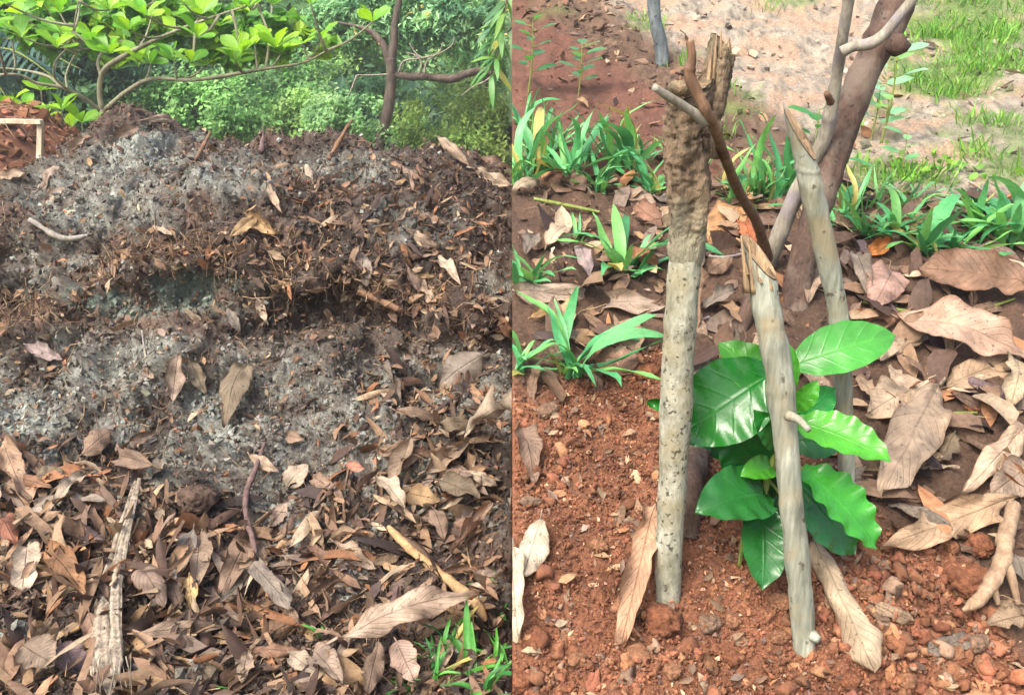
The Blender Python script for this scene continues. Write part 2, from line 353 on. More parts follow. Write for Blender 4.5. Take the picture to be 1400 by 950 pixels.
for x in hx:
    ul = 700 + FPX * x / 2.28; ur = 700 + FPX * x / 3.05
    vl = np.interp(ul, *LIP.T) + 16 * float(fbm(np.array([[x * 5, 0, 0]]), 3, 222)[0]) + 6 * float(fbm(np.array([[x * 22, 3, 0]]), 2, 223)[0]); vr = np.interp(ur, *RIDGE.T); h = np.interp(ul, *HOL.T); yl = np.interp(ul, [0, 340, 410, 620, 700], [2.21, 2.20, 2.15, 2.13, 2.15])
    pts = [(.2, .22), (.6, .33), (.95, zv(1035, .95)), (1.10, zv(950, 1.10)), (1.28, zv(850, 1.28)), (1.47, zv(750, 1.47)), (1.67, zv(655, 1.67)), (1.88, zv(565, 1.88)),
           (2.03, zv(vl + 92, 2.03)), (2.09 + h, zv(vl + 55, 2.09 + h)), (2.12 + h, zv(vl + 24, 2.12 + h)), (yl, zv(vl - 4, yl)), (yl + .07, zv(vl - 30, yl + .07))]
    for f, y in ((.42, 2.42), (.74, 2.72)): pts.append((y, zv(vl - 30 + (vr - vl + 30) * f, y)))
    zr = zv(vr, 3.02); pts += [(3.02, zr), (3.2, zr - .03), (3.55, zr - .3), (4.2, zr - .75), (5.2, .05)]
    pts = np.array(pts); d = np.concatenate([[0], np.cumsum(np.hypot(*np.diff(pts, axis=0).T))])
    # spend most rows where the camera looks
    wt = np.interp(np.arange(len(pts)), [0, 1, 2, 3, 15, 16, 17, len(pts)], [.3, .5, 1, 1.3, 1, .8, .3, .2]); q = catmull(pts, 800)
    dd = np.concatenate([[0], np.cumsum(np.hypot(*np.diff(q, axis=0).T) * np.interp(np.linspace(0, len(pts) - 1, 799), np.arange(len(pts)), wt))])
    s = np.interp(np.linspace(0, dd[-1], nsh), dd, np.arange(800)); i0 = np.minimum(s.astype(int), 798); fr = (s - i0)[:, None]
    cols.append(q[i0] * (1 - fr) + q[i0 + 1] * fr)
cols = np.array(cols)                                         # (nx, ns, 2)
HG = np.stack([np.repeat(hx[:, None], nsh, 1), cols[..., 0], cols[..., 1]], -1).transpose(1, 0, 2)
nrm = grid_normals(HG); nrm = np.where((nrm[..., 1:2] > .5) & (HG[..., 1:2] < 2.9), -nrm, nrm)
q = HG
disp = .036 * fbm(q * 6, 3, 1) + .028 * fbm(q * 20, 3, 9) + .013 * np.abs(fbm(q * 55, 2, 15)) + .006 * fbm(q * 130, 2, 21)
edge = smooth(0, .02, -HG[..., 0])                            # keep the cut side straight
HG = HG + nrm * disp[..., None] * np.array([1, 1, 1]); HG[..., 0] = np.minimum(HG[..., 0], -.0005); HG[:, -1, 0] = -.0005
HN = grid_normals(HG); HU, HV, HD = proj(HG)
ASH = [(150, 270, 140, 70, .6), (310, 240, 90, 34, .55), (120, 360, 90, 40, .35), (200, 480, 110, 50, .5), (330, 500, 60, 40, .35), (480, 232, 80, 28, .32), (570, 300, 60, 40, .3), (60, 350, 60, 60, .3), (195, 205, 85, 36, .95), (150, 240, 60, 30, .6), (90, 300, 60, 30, .35), (250, 395, 75, 42, -1), (140, 410, 80, 22, -1), (190, 425, 80, 20, -.8), (110, 470, 70, 30, .35), (140, 515, 60, 30, .75), (40, 570, 70, 38, .95), (160, 585, 40, 22, .55), (300, 590, 34, 34, .95),
       (290, 560, 60, 40, .5), (350, 640, 60, 40, .5), (440, 560, 60, 50, .35), (520, 640, 50, 40, .3), (400, 730, 40, 30, .55), (230, 920, 70, 26, .75), (30, 880, 35, 60, .6), (480, 790, 40, 40, .45), (370, 690, 40, 30, .5), (675, 395, 40, 34, .55), (520, 240, 30, 14, .4), (430, 235, 60, 14, .35)]
def heap_colour(P, U, V):
    n = fbm(P * 9, 4, 33); n2 = fbm(P * 34, 3, 40); n3 = fbm(P * 120, 2, 44)
    a = np.zeros(U.shape); dk = np.zeros(U.shape)
    for (cu, cv, ru, rv, st) in ASH:
        d = np.sqrt(((U - cu) / ru) ** 2 + ((V - cv) / rv) ** 2) + .35 * n + .2 * n2; k = smooth(1.25, .35, d)
        if st > 0: a = np.maximum(a, st * k)
        else: dk = np.maximum(dk, -st * k)
    grit = .5 * smooth(430, 520, V) * smooth(760, 640, V) * smooth(-.5, .3, n); a = np.clip(np.maximum(a, grit) + .28 * n2 * (a > .05) + .14 * (n3 > .35), 0, 1)[..., None]; dk = dk[..., None]
    brown = lin(74, 62, 54) * np.clip(1 + .5 * n + .25 * n2, .35, 1.8)[..., None]
    red = lin(98, 74, 60) * np.clip(1 + .3 * n2, .5, 1.5)[..., None]
    b = brown * (1 - .5 * smooth(.1, .7, n)[..., None]) + red * .5 * smooth(.1, .7, n)[..., None]
    ash = lin(140, 143, 133) * np.clip(1 + .35 * n2 + .35 * n3, .35, 1.5)[..., None]; teal = lin(112, 124, 112) * np.clip(1 + .3 * n2 + .2 * n3, .5, 1.6)[..., None]
    c = b * (1 - a) + ash * a; return c * (1 - dk * .85) + teal * dk * .85
HC = heap_colour(HG, HU, HV)
# cut side of the heap at x = 0: a wall of the same soil
nb = nsh; side = HG[:, -1].copy(); side[:, 2] = -.1
Vh = np.vstack([HG.reshape(-1, 3), side]); Fh = grid_faces(nsh, nxh)
top = np.arange(nsh) * nxh + nxh - 1; bot = nsh * nxh + np.arange(nsh)
Fs = np.stack([top[:-1], bot[:-1], bot[1:], top[1:]], 1)
heap = empty('compost_heap', (-1.0, 2.2, .12))
tag(heap, 'tall heap of dark compost, pale ash and fallen leaves filling the left foreground', 'heap')
off = np.array([-1.0, 2.2, .12])
obj('mound', mesh_np('mound', Vh - off, np.vstack([Fh, Fs])[:, ::-1], np.vstack([HC.reshape(-1, 3), np.ones((nsh, 3)) * lin(70, 54, 44)])), MAT['heap'], heap)
bvhL = BVHTree.FromPolygons(HG.reshape(-1, 3).tolist(), Fh.tolist())

# -- planted hillside (right of the plane x = 0)
RP = np.array([(.2, zv(950, 1.0) - .42), (.6, zv(950, 1.0) - .2), (1.0, zv(950, 1.0)), (1.12, zv(820, 1.12)), (1.32, zv(650, 1.32)), (1.62, zv(480, 1.62)), (1.95, zv(350, 1.95)), (2.35, zv(250, 2.35)), (2.95, zv(150, 2.95)),
               (3.7, zv(50, 3.7)), (4.6, zv(-50, 4.6)), (6, 2.5), (8, 2.95), (11, 3.0), (15, 1.5), (19, -.4)])
def lines(segs):
    o = []
    for a, b, n in segs: o.append(np.linspace(a, b, n, endpoint=False))
    return np.concatenate(o + [[segs[-1][1]]])
ry = lines([(.2, .8, 20), (.8, 1.75, 165), (1.75, 2.6, 85), (2.6, 5, 75), (5, 19, 30)])
rx = lines([(.0005, 1.35, 215), (1.35, 3.2, 80), (3.2, 12, 24)])
RX, RY = np.meshgrid(rx, ry)
qq = catmull(RP, 3000); RZ = np.interp(RY, qq[:, 0], qq[:, 1])
RZ = RZ - 3.2 * smooth(4.5, 12, RX)
RG = np.stack([RX, RY, RZ], -1)
def red_line(u): return np.interp(u, [600, 700, 800, 870, 900, 950, 1050, 1120, 1180, 1230, 1300, 1345, 1400, 1500], [548, 545, 535, 495, 480, 545, 585, 640, 690, 735, 745, 845, 900, 960])
def masks(P, U, V):
    n = fbm(P * 7, 4, 51); n2 = fbm(P * 28, 3, 57)
    red = smooth(-22, 22, V - red_line(U) + 26 * n + 10 * n2)
    e = ((U - 760) * 220 - V * 300) / 372.0                              # px right of the debris line
    far = smooth(262, 236, V + 12 * n - np.clip(U - 1100, 0, 300) * .10)
    dirt = far * smooth(26, -14, e + 14 * n)
    debris = far * smooth(-40, -8, e + 10 * n) * smooth(60, 30, e + 14 * n2)
    open_ = far * smooth(25, 60, e + 12 * n)
    g = np.zeros_like(n)
    for (cu, cv, ru, rv, s) in ((1320, 60, 110, 95, 1.1), (1265, 130, 60, 70, 1.), (1235, 170, 50, 50, .7), (1240, 235, 110, 30, .9), (1380, 110, 40, 40, .9), (1085, 5, 40, 18, .8), (1010, 140, 45, 22, .7), (870, 35, 40, 16, .5), (740, 15, 60, 16, .4), (1350, 20, 90, 50, 1), (1380, 225, 50, 36, .8), (1300, 180, 80, 60, .85), (1390, 170, 50, 60, .7), (1200, 120, 30, 30, .5), (1150, 200, 60, 30, .5)):
        g = np.maximum(g, s * smooth(1.3, .5, np.sqrt(((U - cu) / ru) ** 2 + ((V - cv) / rv) ** 2) + .4 * n))
    g = g * far * smooth(-.2, .3, fbm(P * 5.0, 3, 66) + g - .45)
    return red, dirt, debris, open_, g, np.clip(1 - red - far, 0, 1)
U0, V0, D0 = proj(RG)
red, dirt, debris, open_, lawn, litter = masks(RG, U0, V0)
mound = np.exp(-(((RX - .36) / .16) ** 2 + ((RY - 1.22) / .14) ** 2)) * .012
hgt = .020 * fbm(RG * 5, 3, 71) + .013 * fbm(RG * 17, 3, 75) * (1 - .3 * litter) + red * (.010 * np.abs(fbm(RG * 45, 3, 81)) + .005 * fbm(RG * 120, 2, 85)) + mound + .006 * litter * fbm(RG * 60, 2, 88)
hgt = hgt + smooth(2.6, 4, RY) * .03 * fbm(RG * 3, 3, 90)
RG[..., 2] += hgt
RN = grid_normals(RG); U0, V0, D0 = proj(RG)
def hill_colour(P, U, V):
    red, dirt, debris, open_, lawn, litter = masks(P, U, V); n = fbm(P * 11, 4, 91)[..., None]; n2 = fbm(P * 45, 3, 95)[..., None]
    c = np.ones(P.shape) * lin(86, 66, 52) * (1 + .35 * n)
    def mix(c, k, m): return c * (1 - m[..., None]) + k * m[..., None]
    c = mix(c, lin(130, 86, 62) * np.clip(1 + .22 * n + .25 * n2, .5, 1.6), red)
    c = mix(c, lin(98, 66, 52) * np.clip(1 + .2 * n + .3 * n2, .5, 1.6), dirt)
    c = mix(c, lin(96, 76, 60) * np.clip(1 + .4 * n2, .5, 1.6), debris)
    pk = smooth(-.15, .4, n[..., 0] + .5 * n2[..., 0]); c = mix(c, lin(148, 138, 122) * np.clip(1 + .55 * n2 + .25 * n, .4, 1.5) * (1 - pk[..., None]) + lin(154, 130, 108) * (1 + .25 * n2) * pk[..., None], open_)
    return np.clip(mix(c, lin(92, 118, 54) * (1 + .3 * n2), lawn * .8), .01, 1)
RC = hill_colour(RG, U0, V0)
nr, nc = RX.shape; sideR = RG[:, 0].copy(); sideR[:, 2] = -.1
VR = np.vstack([RG.reshape(-1, 3), sideR]); FR = grid_faces(nr, nc); t0 = np.arange(nr) * nc; b0 = nr * nc + np.arange(nr)
FRs = np.stack([t0[1:], b0[1:], b0[:-1], t0[:-1]], 1)
hill = obj('hillside', mesh_np('hillside', VR, np.vstack([FR, FRs]), np.vstack([RC.reshape(-1, 3), np.ones((nr, 3)) * lin(120, 78, 58)])), MAT['soil'])
tag(hill, 'sloping ground of loose red soil, leaf litter, pale path and patchy lawn', kind='structure')
bvhR = BVHTree.FromPolygons(RG.reshape(-1, 3).tolist(), FR.tolist())

# -- red dirt bank beyond the heap, far left
bx, by = np.meshgrid(np.linspace(-9, -2.0, 110), np.linspace(4.2, 8.2, 70))
bz = .1 + 1.06 * smooth(-2.05, -3.25, bx + .25 * (by - 5)) * np.sin(np.clip((by - 4.2) / 4.0, 0, 1) * math.pi) ** .6
BG = np.stack([bx, by, bz], -1); BG[..., 2] += (.07 * fbm(BG * 2.5, 4, 3) + .03 * fbm(BG * 12, 3, 5)) * smooth(.1, .3, bz)
bn = fbm(BG * 6, 4, 8)[..., None]
tag(obj('dirt_bank', mesh_np('dirt_bank', BG.reshape(-1, 3), grid_faces(70, 110), (lin(124, 84, 62) * np.clip(1 + .4 * bn, .5, 1.6)).reshape(-1, 3)), MAT['soil']), 'low bank of red brown earth and straw beyond the heap', kind='structure')
bvhB = BVHTree.FromPolygons(BG.reshape(-1, 3).tolist(), grid_faces(70, 110).tolist())

# -- wooded slope far behind the heap (rises out of the ground sheet)
fx, fy = np.meshgrid(np.linspace(-60, 40, 60), np.linspace(15, 70, 40))
fz = -.3 + 13 * smooth(15, 60, fy) + .8 * fbm(np.stack([fx, fy, fy * 0], -1) * .2, 3, 4)
tag(obj('wooded_slope', mesh_np('wooded_slope', np.stack([fx, fy, fz], -1).reshape(-1, 3), grid_faces(40, 60), np.ones((2400, 3)) * lin(110, 136, 84)), MAT['soil']), 'dark wooded slope rising behind the heap', kind='structure')

def hit(u, v):
    d = Vector(ray(u, v)).normalized(); o = Vector(EYE)
    loc, n, _, _ = (bvhL if u < 700 else bvhR).ray_cast(o, d, 60)
    if loc is None:
        p = at_y(u, v, 3.0 if u < 700 else 3.5); return p, np.array([0, -.3, .95])
    n = np.array(n); n = n if n[2] > -.2 or u < 700 else -n
    if n @ np.array(d) > 0: n = -n
    return np.array(loc), n
def down(x, y, b):
    loc, n, _, _ = b.ray_cast(Vector((x, y, 8)), Vector((0, 0, -1)), 20); return (np.array(loc), np.array(n)) if loc is not None else (None, None)

# ------------------------------------------------------------------ loose material nobody could count (crumbs, fibres, shards, turf)
HGf, HNf, HCf, HUf, HVf, HDf = HG.reshape(-1, 3), HN.reshape(-1, 3), HC.reshape(-1, 3), HU.ravel(), HV.ravel(), HD.ravel()
RGf, RNf, RCf, RUf, RVf, RDf = RG.reshape(-1, 3), RN.reshape(-1, 3), RC.reshape(-1, 3), U0.ravel(), V0.ravel(), D0.ravel()
def pick(w, n): w = np.clip(w, 0, None); return rng.choice(len(w), n, p=w / w.sum())
def spin(N_):
    X = rng.normal(size=N_.shape); X = X - N_ * (X * N_).sum(1, keepdims=True); return frames(X, N_)
def tilt(N_, a): return unit(N_ + rng.normal(size=N_.shape) * a)
def grains(name, parent, G_, N_, C_, w, n, smin, smed, smax, sgn, off, sig=.5, tints=None, jag=.3, big=False, sink=.1, cmul=(.65, 1.45), flat=1.0):
    parts = []; K = 5; per = n // K
    for k in range(K):
        i = pick(w, per); s = np.clip(smed * np.exp(rng.normal(size=per) * sig), smin, smax)
        p = G_[i] + rng.normal(size=(per, 3)) * .004 + N_[i] * (s * (.55 - sink))[:, None]
        ok = p[:, 0] * sgn > s * 1.3; i, s, p = i[ok], s[ok], p[ok]
        tv, tf = ico(k + 3, jag * .8, 1) if big else octa(k + 3, jag)
        V, F = batch(tv, tf, p - off, rand_rot(len(p)), s[:, None] * rng.uniform(.7, 1.2, (len(p), 3)) * np.array([1, 1, flat]))
        c = C_[i] * rng.uniform(*cmul, (len(p), 1)) * rng.uniform(.93, 1.07, (len(p), 3))
        if tints is not None:
            for frac, col in tints:
                m = rng.random(len(p)) < frac; c[m] = col * rng.uniform(.7, 1.25, (m.sum(), 1))
        parts.append((V, F, np.repeat(c, len(tv), 0)))
    o = 0; Fs_ = []
    for V, F, c in parts: Fs_.append(F + o); o += len(V)
    me = mesh_np(name, np.vstack([a[0] for a in parts]), np.vstack(Fs_), np.vstack([a[2] for a in parts]), smooth_=big)
    ob = obj(name, me, MAT['crumb'], parent); ob['kind'] = 'stuff'; return ob
def shard_t(seed):
    V, F, _ = leaf(1, .42, ['lance', 'ellip', 'strip'][seed % 3], arch=[.5, -.7, 1.2, .2][seed % 4], roll=[.4, 1.0, .2, 1.6][seed % 4], wave=.05, ragged=.35, nl=4, nw=3, seed=seed + 60, twist=[0, .8, -.6][seed % 3])
    return V - np.array([.5, 0, 0]), np.array(F)
def fibre_t(seed):
    r = np.random.default_rng(seed); P_ = np.array([[-.5, 0, 0], [-.2, r.uniform(-.15, .15), r.uniform(0, .12)], [.15, r.uniform(-.15, .15), r.uniform(0, .12)], [.5, r.uniform(-.1, .1), 0]])
    V, F, _, _ = tube(P_, [.013, .012, .006], 3, 4, 0); return V, np.array([f for f in F if len(f) == 4])
def strew(name, parent, G_, N_, w, n, tmpl, L0, L1, cols, sgn, off, tl=.35, lift=.15, mat='shard', wmul=(.7, 1.2)):
    parts = []; K = 6; per = n // K; o = 0; Fs_ = []
    for k in range(K):
        tv, tf = tmpl(k); i = pick(w, per); L = rng.uniform(0, 1, per) ** 1.8 * (L1 - L0) + L0; nn = tilt(N_[i], tl)
        p = G_[i] + rng.normal(size=(per, 3)) * .004 + N_[i] * (L * lift * .3 + .002)[:, None]
        ok = p[:, 0] * sgn > L * .62; p, L, nn = p[ok], L[ok], nn[ok]
        V, F = batch(tv, tf, p - off, spin(nn), L[:, None] * np.stack([np.ones(len(L)), rng.uniform(*wmul, len(L)), np.ones(len(L))], 1))
        c = cols[rng.integers(0, len(cols), len(L))] * rng.uniform(.6, 1.25, (len(L), 1))
        parts.append((V, np.repeat(c, len(tv), 0))); Fs_.append(F + o); o += len(V)
    ob = obj(name, mesh_np(name, np.vstack([a[0] for a in parts]), np.vstack(Fs_), np.vstack([a[1] for a in parts])), MAT[mat], parent); ob['kind'] = 'stuff'; return ob

LEAFC = np.array([lin(*c) for c in ((140, 114, 90), (120, 96, 76), (160, 136, 108), (106, 86, 72), (146, 118, 86), (132, 114, 100), (168, 148, 122), (98, 76, 62), (148, 104, 72))])
DARKC = np.array([lin(*c) for c in ((92, 70, 56), (74, 56, 46), (120, 94, 74), (138, 110, 84), (60, 48, 44))])
STRAW = np.array([lin(*c) for c in ((170, 146, 112), (122, 98, 76), (92, 74, 62), (150, 126, 100))])
inL = (HUf > -160) & (HVf < 1080) & (HGf[:, 1] < 3.5)
inL[0] = False
wL = inL / np.clip(HDf, .8, 4) ** 1.1
nh = fbm(HGf * 8, 3, 120)
grains('crumb_layer', heap, HGf, HNf, HCf, wL, 36000, .0016, .0043, .011, -1, off, .5, tints=[(.02, lin(146, 150, 142)), (.10, lin(50, 43, 40)), (.03, lin(136, 98, 74))], cmul=(.72, 1.22))
litL = np.where(HUf < 480, smooth(-30, 40, HVf - np.interp(HUf, [0, 100, 200, 300, 360, 420, 480], [590, 615, 655, 695, 715, 680, 600])), smooth(450, 560, HVf - (HUf - 480) * -.1) * np.interp(HUf, [480, 560], [.6, 1]))
lowerL = litL * .8 + .45 * smooth(.1, .6, nh) + .16
strew('leaf_fragment_layer', heap, HGf, HNf, wL * lowerL, 3400, shard_t, .010, .045, np.vstack([LEAFC, DARKC]), -1, off, .5, .5)
strew('dark_fragment_layer', heap, HGf, HNf, wL * (1.1 - .7 * smooth(.0, .5, HCf.mean(1) * 3)), 8500, shard_t, .006, .026, np.vstack([DARKC, DARKC, LEAFC * .8]), -1, off, .7, .5)
strew('fibre_layer', heap, HGf, HNf, wL, 7500, fibre_t, .02, .085, np.vstack([STRAW, DARKC]), -1, off, .5, .3)
# hanging roots and torn edges along the overhang
lipw = wL * np.exp(-((HVf - np.interp(HUf, *LIP.T) + 4) / 22) ** 2)
strew('overhang_fringe', heap, HGf, HNf, lipw, 2600, fibre_t, .03, .10, np.vstack([STRAW, DARKC]), -1, off, 1.2, .4)
strew('overhang_litter', heap, HGf, HNf, lipw, 1600, shard_t, .015, .055, np.vstack([LEAFC, DARKC]), -1, off, 1.2, .6)

z3 = np.zeros(3)
inR = (RUf < 1620) & (RVf < 1080) & (RVf > -120) & (RGf[:, 1] > .7)
mR, mDirt, mDeb, mOpen, mLawn, mLit = [a for a in masks(RGf, RUf, RVf)]
# area carried by each grid vertex (the grid is not even)
ar = (np.gradient(rx)[None, :] * np.gradient(ry)[:, None]).ravel()
wR = inR * ar
o = grains('soil_crumbs', None, RGf, RNf, RCf, wR * mR, 44000, .0009, .0019, .0052, 1, z3, .5, tints=[(.07, lin(120, 96, 84)), (.03, lin(186, 146, 116))], cmul=(.75, 1.3), jag=.45)
tag(o, 'loose crumbs of red soil covering the planted ground')
o = grains('soil_clods', None, RGf, RNf, RCf, wR * mR * (smooth(-.3, .4, fbm(RGf * 6, 2, 140)) + .05) * (.25 + smooth(620, 840, RVf)), 2000, .0032, .0058, .016, 1, z3, .5, big=True, tints=[(.10, lin(140, 114, 94)), (.12, lin(168, 122, 88))], cmul=(.75, 1.25), jag=.9, sink=.22)
tag(o, 'marble sized clods of red soil strewn between the stakes')
o = grains('litter_crumbs', None, RGf, RNf, RCf, wR * (mLit + 1.2 * mDirt + .5 * mDeb), 12000, .002, .005, .012, 1, z3, .5, tints=[(.1, lin(150, 110, 84))]); tag(o, 'dark soil crumbs between the fallen leaves')
o = grains('path_pebbles', None, RGf, RNf, RCf, wR * mOpen, 9000, .003, .007, .024, 1, z3, .5, tints=[(.25, lin(150, 138, 124)), (.1, lin(206, 186, 162)), (.1, lin(110, 96, 84))], flat=.5); tag(o, 'small stones and grit on the pale path')
o = strew('litter_shards', None, RGf, RNf, wR * mLit, 6000, shard_t, .012, .06, np.vstack([LEAFC, LEAFC, DARKC]), 1, z3, .4, .5); tag(o, 'broken bits of dry leaf in the litter')
o = strew('litter_straw', None, RGf, RNf, wR * (mLit + .12 * mR + .25 * mDirt), 5000, fibre_t, .03, .11, STRAW, 1, z3, .35, .2); tag(o, 'thin straw and twig bits in the litter')
o = strew('soil_shards', None, RGf, RNf, wR * mR, 700, shard_t, .008, .035, np.vstack([LEAFC, STRAW]), 1, z3, .4, .4); tag(o, 'scraps of dry leaf on the red soil')
o = strew('bank_litter', None, RGf, RNf, wR * (mDeb * 4 + 1.3 * mDirt + .3 * mOpen), 7000, shard_t, .02, .08, np.vstack([DARKC, LEAFC * .8]), 1, z3, .4, .4); tag(o, 'brown leaf litter along the edge of the dirt patch')

def blade_t(k):
    V, F, _ = leaf(1, .10, 'blade', arch=[.9, .5, 1.3, .2, 1.6, .8][k], roll=.3, wave=0, ragged=0, nl=3, nw=2, seed=k); return V, np.array(F)
def turf(name, w, n, h0, h1, cols, label, up=.9, wm=1.0):
    parts = []; Fs_ = []; o_ = 0; per = n // 6
    cen = RGf[pick(w, n // 45)]
    for k in range(6):
        tv, tf = blade_t(k); ci = rng.integers(0, len(cen), per); rad = rng.normal(size=(per, 2)) * .05; p = cen[ci].copy(); p[:, :2] += rad
        qx = np.clip(np.searchsorted(rx, p[:, 0]), 1, nc - 1); qy = np.clip(np.searchsorted(ry, p[:, 1]), 1, nr - 1); p[:, 2] = RG[qy, qx, 2]
        L = rng.uniform(h0, h1, per) * (1.15 - .6 * np.linalg.norm(rad, axis=1) / .12); ok = (p[:, 0] > L * .7) & (L > .01)
        p, L, rad, ci = p[ok], L[ok], rad[ok], ci[ok]
        X = np.concatenate([rad * 9 + rng.normal(size=rad.shape) * .35, np.full((len(L), 1), up)], 1)
        V, F = batch(tv, tf, p, frames(X, np.array([0, 0, 1.]) + rng.normal(size=X.shape) * .4), L[:, None] * np.array([1, wm, 1]))
        c = cols[rng.integers(0, len(cols), len(L))] * rng.uniform(.75, 1.2, (len(L), 1)) * (.85 + .3 * _h(ci, ci * 0, ci * 0, 3))[:, None]
        parts.append((V, np.repeat(c, len(tv), 0))); Fs_.append(F + o_); o_ += len(V)
    ob = obj(name, mesh_np(name, np.vstack([a[0] for a in parts]), np.vstack(Fs_), np.vstack([a[1] for a in parts])), MAT['grass']); ob['kind'] = 'stuff'; tag(ob, label)
GREEN = np.array([lin(*c) for c in ((96, 150, 44), (116, 168, 58), (84, 138, 52), (132, 172, 70), (104, 146, 66))])
wf = inR * ar * (RVf < 275)
turf('lawn_grass', wf * np.clip(mLawn - .25, 0, 1), 34000, .028, .07, GREEN, 'patchy bright green lawn grass on the upper right slope', wm=1.2)
turf('sparse_grass', wf * (mOpen * .06 + mLawn * .4 + .25 * mDeb + .02 * mDirt), 7000, .02, .06, GREEN * .9, 'sparse short grass sprouting on the pale path')
wband = inR * ar * (np.exp(-(((RUf - 790) / 85) ** 2 + ((RVf - 215) / 30) ** 2)) + np.exp(-(((RUf - 1040) / 50) ** 2 + ((RVf - 248) / 22) ** 2)) + np.exp(-(((RUf - 1270) / 120) ** 2 + ((RVf - 298 - (RUf - 1270) * .08) / 22) ** 2)))
turf('weed_band', wband * (RUf > 706), 5200, .05, .125, np.array([lin(*c) for c in ((86, 150, 84), (106, 166, 96), (74, 134, 80), (126, 168, 84), (150, 150, 88))]), 'thin tangled grass blades between the weed tufts', up=.75, wm=.8)
# creeping ground cover of small leaves below the lawn
cov = wf * np.exp(-(((RUf - 1240) / 90) ** 2 + ((RVf - 235) / 22) ** 2))
o = strew('ground_cover', None, RGf, tilt(RNf, .3), cov, 2600, lambda k: shard_t(k * 3 + 1), .018, .036, GREEN * .9, 1, z3, .5, 1.5, mat='grass', wmul=(1.2, 1.6)); tag(o, 'creeping small leaved ground cover below the lawn')

# ------------------------------------------------------------------ trees and woods behind the heap
def limb(name, pts_px, y, r_px, mat, parent, base, n=8, m=22, noise=.12, ns=6, ys=None, extra=None, seed=0):
    """tube along photo points at distance y (or per-point ys), joined to parent; radii in photo pixels"""
    ys = ys or [y] * len(pts_px); P_ = np.array([at_y(u, v, yy) for (u, v), yy in zip(pts_px, ys)])
    if extra is not None: P_ = np.vstack([extra, P_])
    R_ = np.array(r_px, float) * np.mean(ys) * .8 / FPX
    V, F, uv, _ = tube(P_, R_, n, m, noise, ns, seed); return obj(name, mesh_np(name, V - base, F, None, uv), MAT[mat], parent), P_
def crown_mesh(name, cen, rad, n_cl, n_lf, size, cols, seed, base, sgn=-1, clr=.33, flat=.75, hollow=.55, asp=.55, droop=0.):
    """leaf faces in uneven clumps through the crown's volume"""
    r = np.random.default_rng(seed); d = unit(r.normal(size=(n_cl, 3))); rr = r.uniform(hollow, 1.0, n_cl) ** .7
    cc = cen + d * rr[:, None] * rad * (1 + .5 * vnoise(d * 2.6 + seed, seed))[:, None]
    ci = r.integers(0, n_cl, n_cl * n_lf); cs = r.uniform(.6, 1.3, n_cl)
    p = cc[ci] + r.normal(size=(len(ci), 3)) * (np.mean(rad) * clr * cs[ci])[:, None] * np.array([1, 1, flat]) * .55
    s = size * r.uniform(.45, 1.5, len(ci)); ok = p[:, 0] * sgn > s * .7; p, s, ci = p[ok], s[ok], ci[ok]
    nn = unit(d[ci] * .4 + r.normal(size=(len(ci), 3)) * .5 + np.array([-.3, -.45, .75])); X = r.normal(size=nn.shape) + np.array([0, 0, -droop])
    R_ = frames(X - nn * (X * nn).sum(1, keepdims=True), nn)
    tv = np.array([[-.5, 0, 0], [-.12, .5 * asp, .10], [.5, 0, -.08], [-.12, -.5 * asp, .10]]); tf = np.array([[0, 3, 2], [0, 2, 1]])
    V, F = batch(tv, tf, p - base, R_, s)
    tone = r.uniform(.72, 1.28, n_cl); c = cols[r.integers(0, len(cols), n_cl)][ci] * tone[ci][:, None] * r.uniform(.8, 1.2, (len(ci), 1)) * r.uniform(.94, 1.06, (len(ci), 3))
    return mesh_np(name, V, F, np.repeat(c, 4, 0), smooth_=False), cc
YG = 1.2 * np.array([lin(*c) for c in ((142, 172, 84), (160, 186, 98), (126, 160, 80))])
MG = 1.5 * np.array([lin(*c) for c in ((104, 146, 82), (122, 164, 96), (92, 132, 76))])
BGc = 1.45 * np.array([lin(*c) for c in ((122, 160, 104), (144, 178, 120), (108, 148, 96))])
DG = 1.5 * np.array([lin(*c) for c in ((60, 92, 62), (76, 110, 72), (50, 80, 58))])
TEAL = 1.6 * np.array([lin(*c) for c in ((86, 130, 92), (108, 152, 106), (76, 116, 84), (128, 166, 116))])
def bush(name, label, u, v, y, ru, rv, cols, n_cl, n_lf, size, seed, cat='tree', trunk=True, group='trees and shrubs of the wood', **kw):
    cen = at_y(u, v, y); k = y * 1.03 / FPX; rad = np.array([ru * k, min(ru, rv) * k * .9, rv * k]); base = np.array([cen[0], cen[1], -.15])
    t = empty(name, base); tag(t, label, cat, group); t['_side'] = -1
    me, cc = crown_mesh('crown', cen, rad, n_cl, n_lf, size, cols, seed, base, **kw); obj('crown', me, MAT['foliage'], t)
    if trunk:
        top = cen + np.array([0, 0, rad[2] * .3]); r0 = max(.03, rad[0] * .055)
        V, F, uv, _ = tube([base, base * .4 + top * .6 + np.array([.06, 0, 0]), top], [r0 * 1.3, r0, r0 * .4], 7, 14, .12, 5, seed); obj('trunk', mesh_np('trunk', V - base, F, None, uv), MAT['dark_bark'], t)
        for q in cc[:5]:
            mid = (base * .35 + top * .65); V, F, uv, _ = tube([mid, (mid + q) / 2 + np.array([0, 0, .05]), q], [r0 * .5, r0 * .3, r0 * .12], 5, 8, .1, 5, seed); obj('limb', mesh_np('limb', V - base, F, None, uv), MAT['dark_bark'], t)
    return t
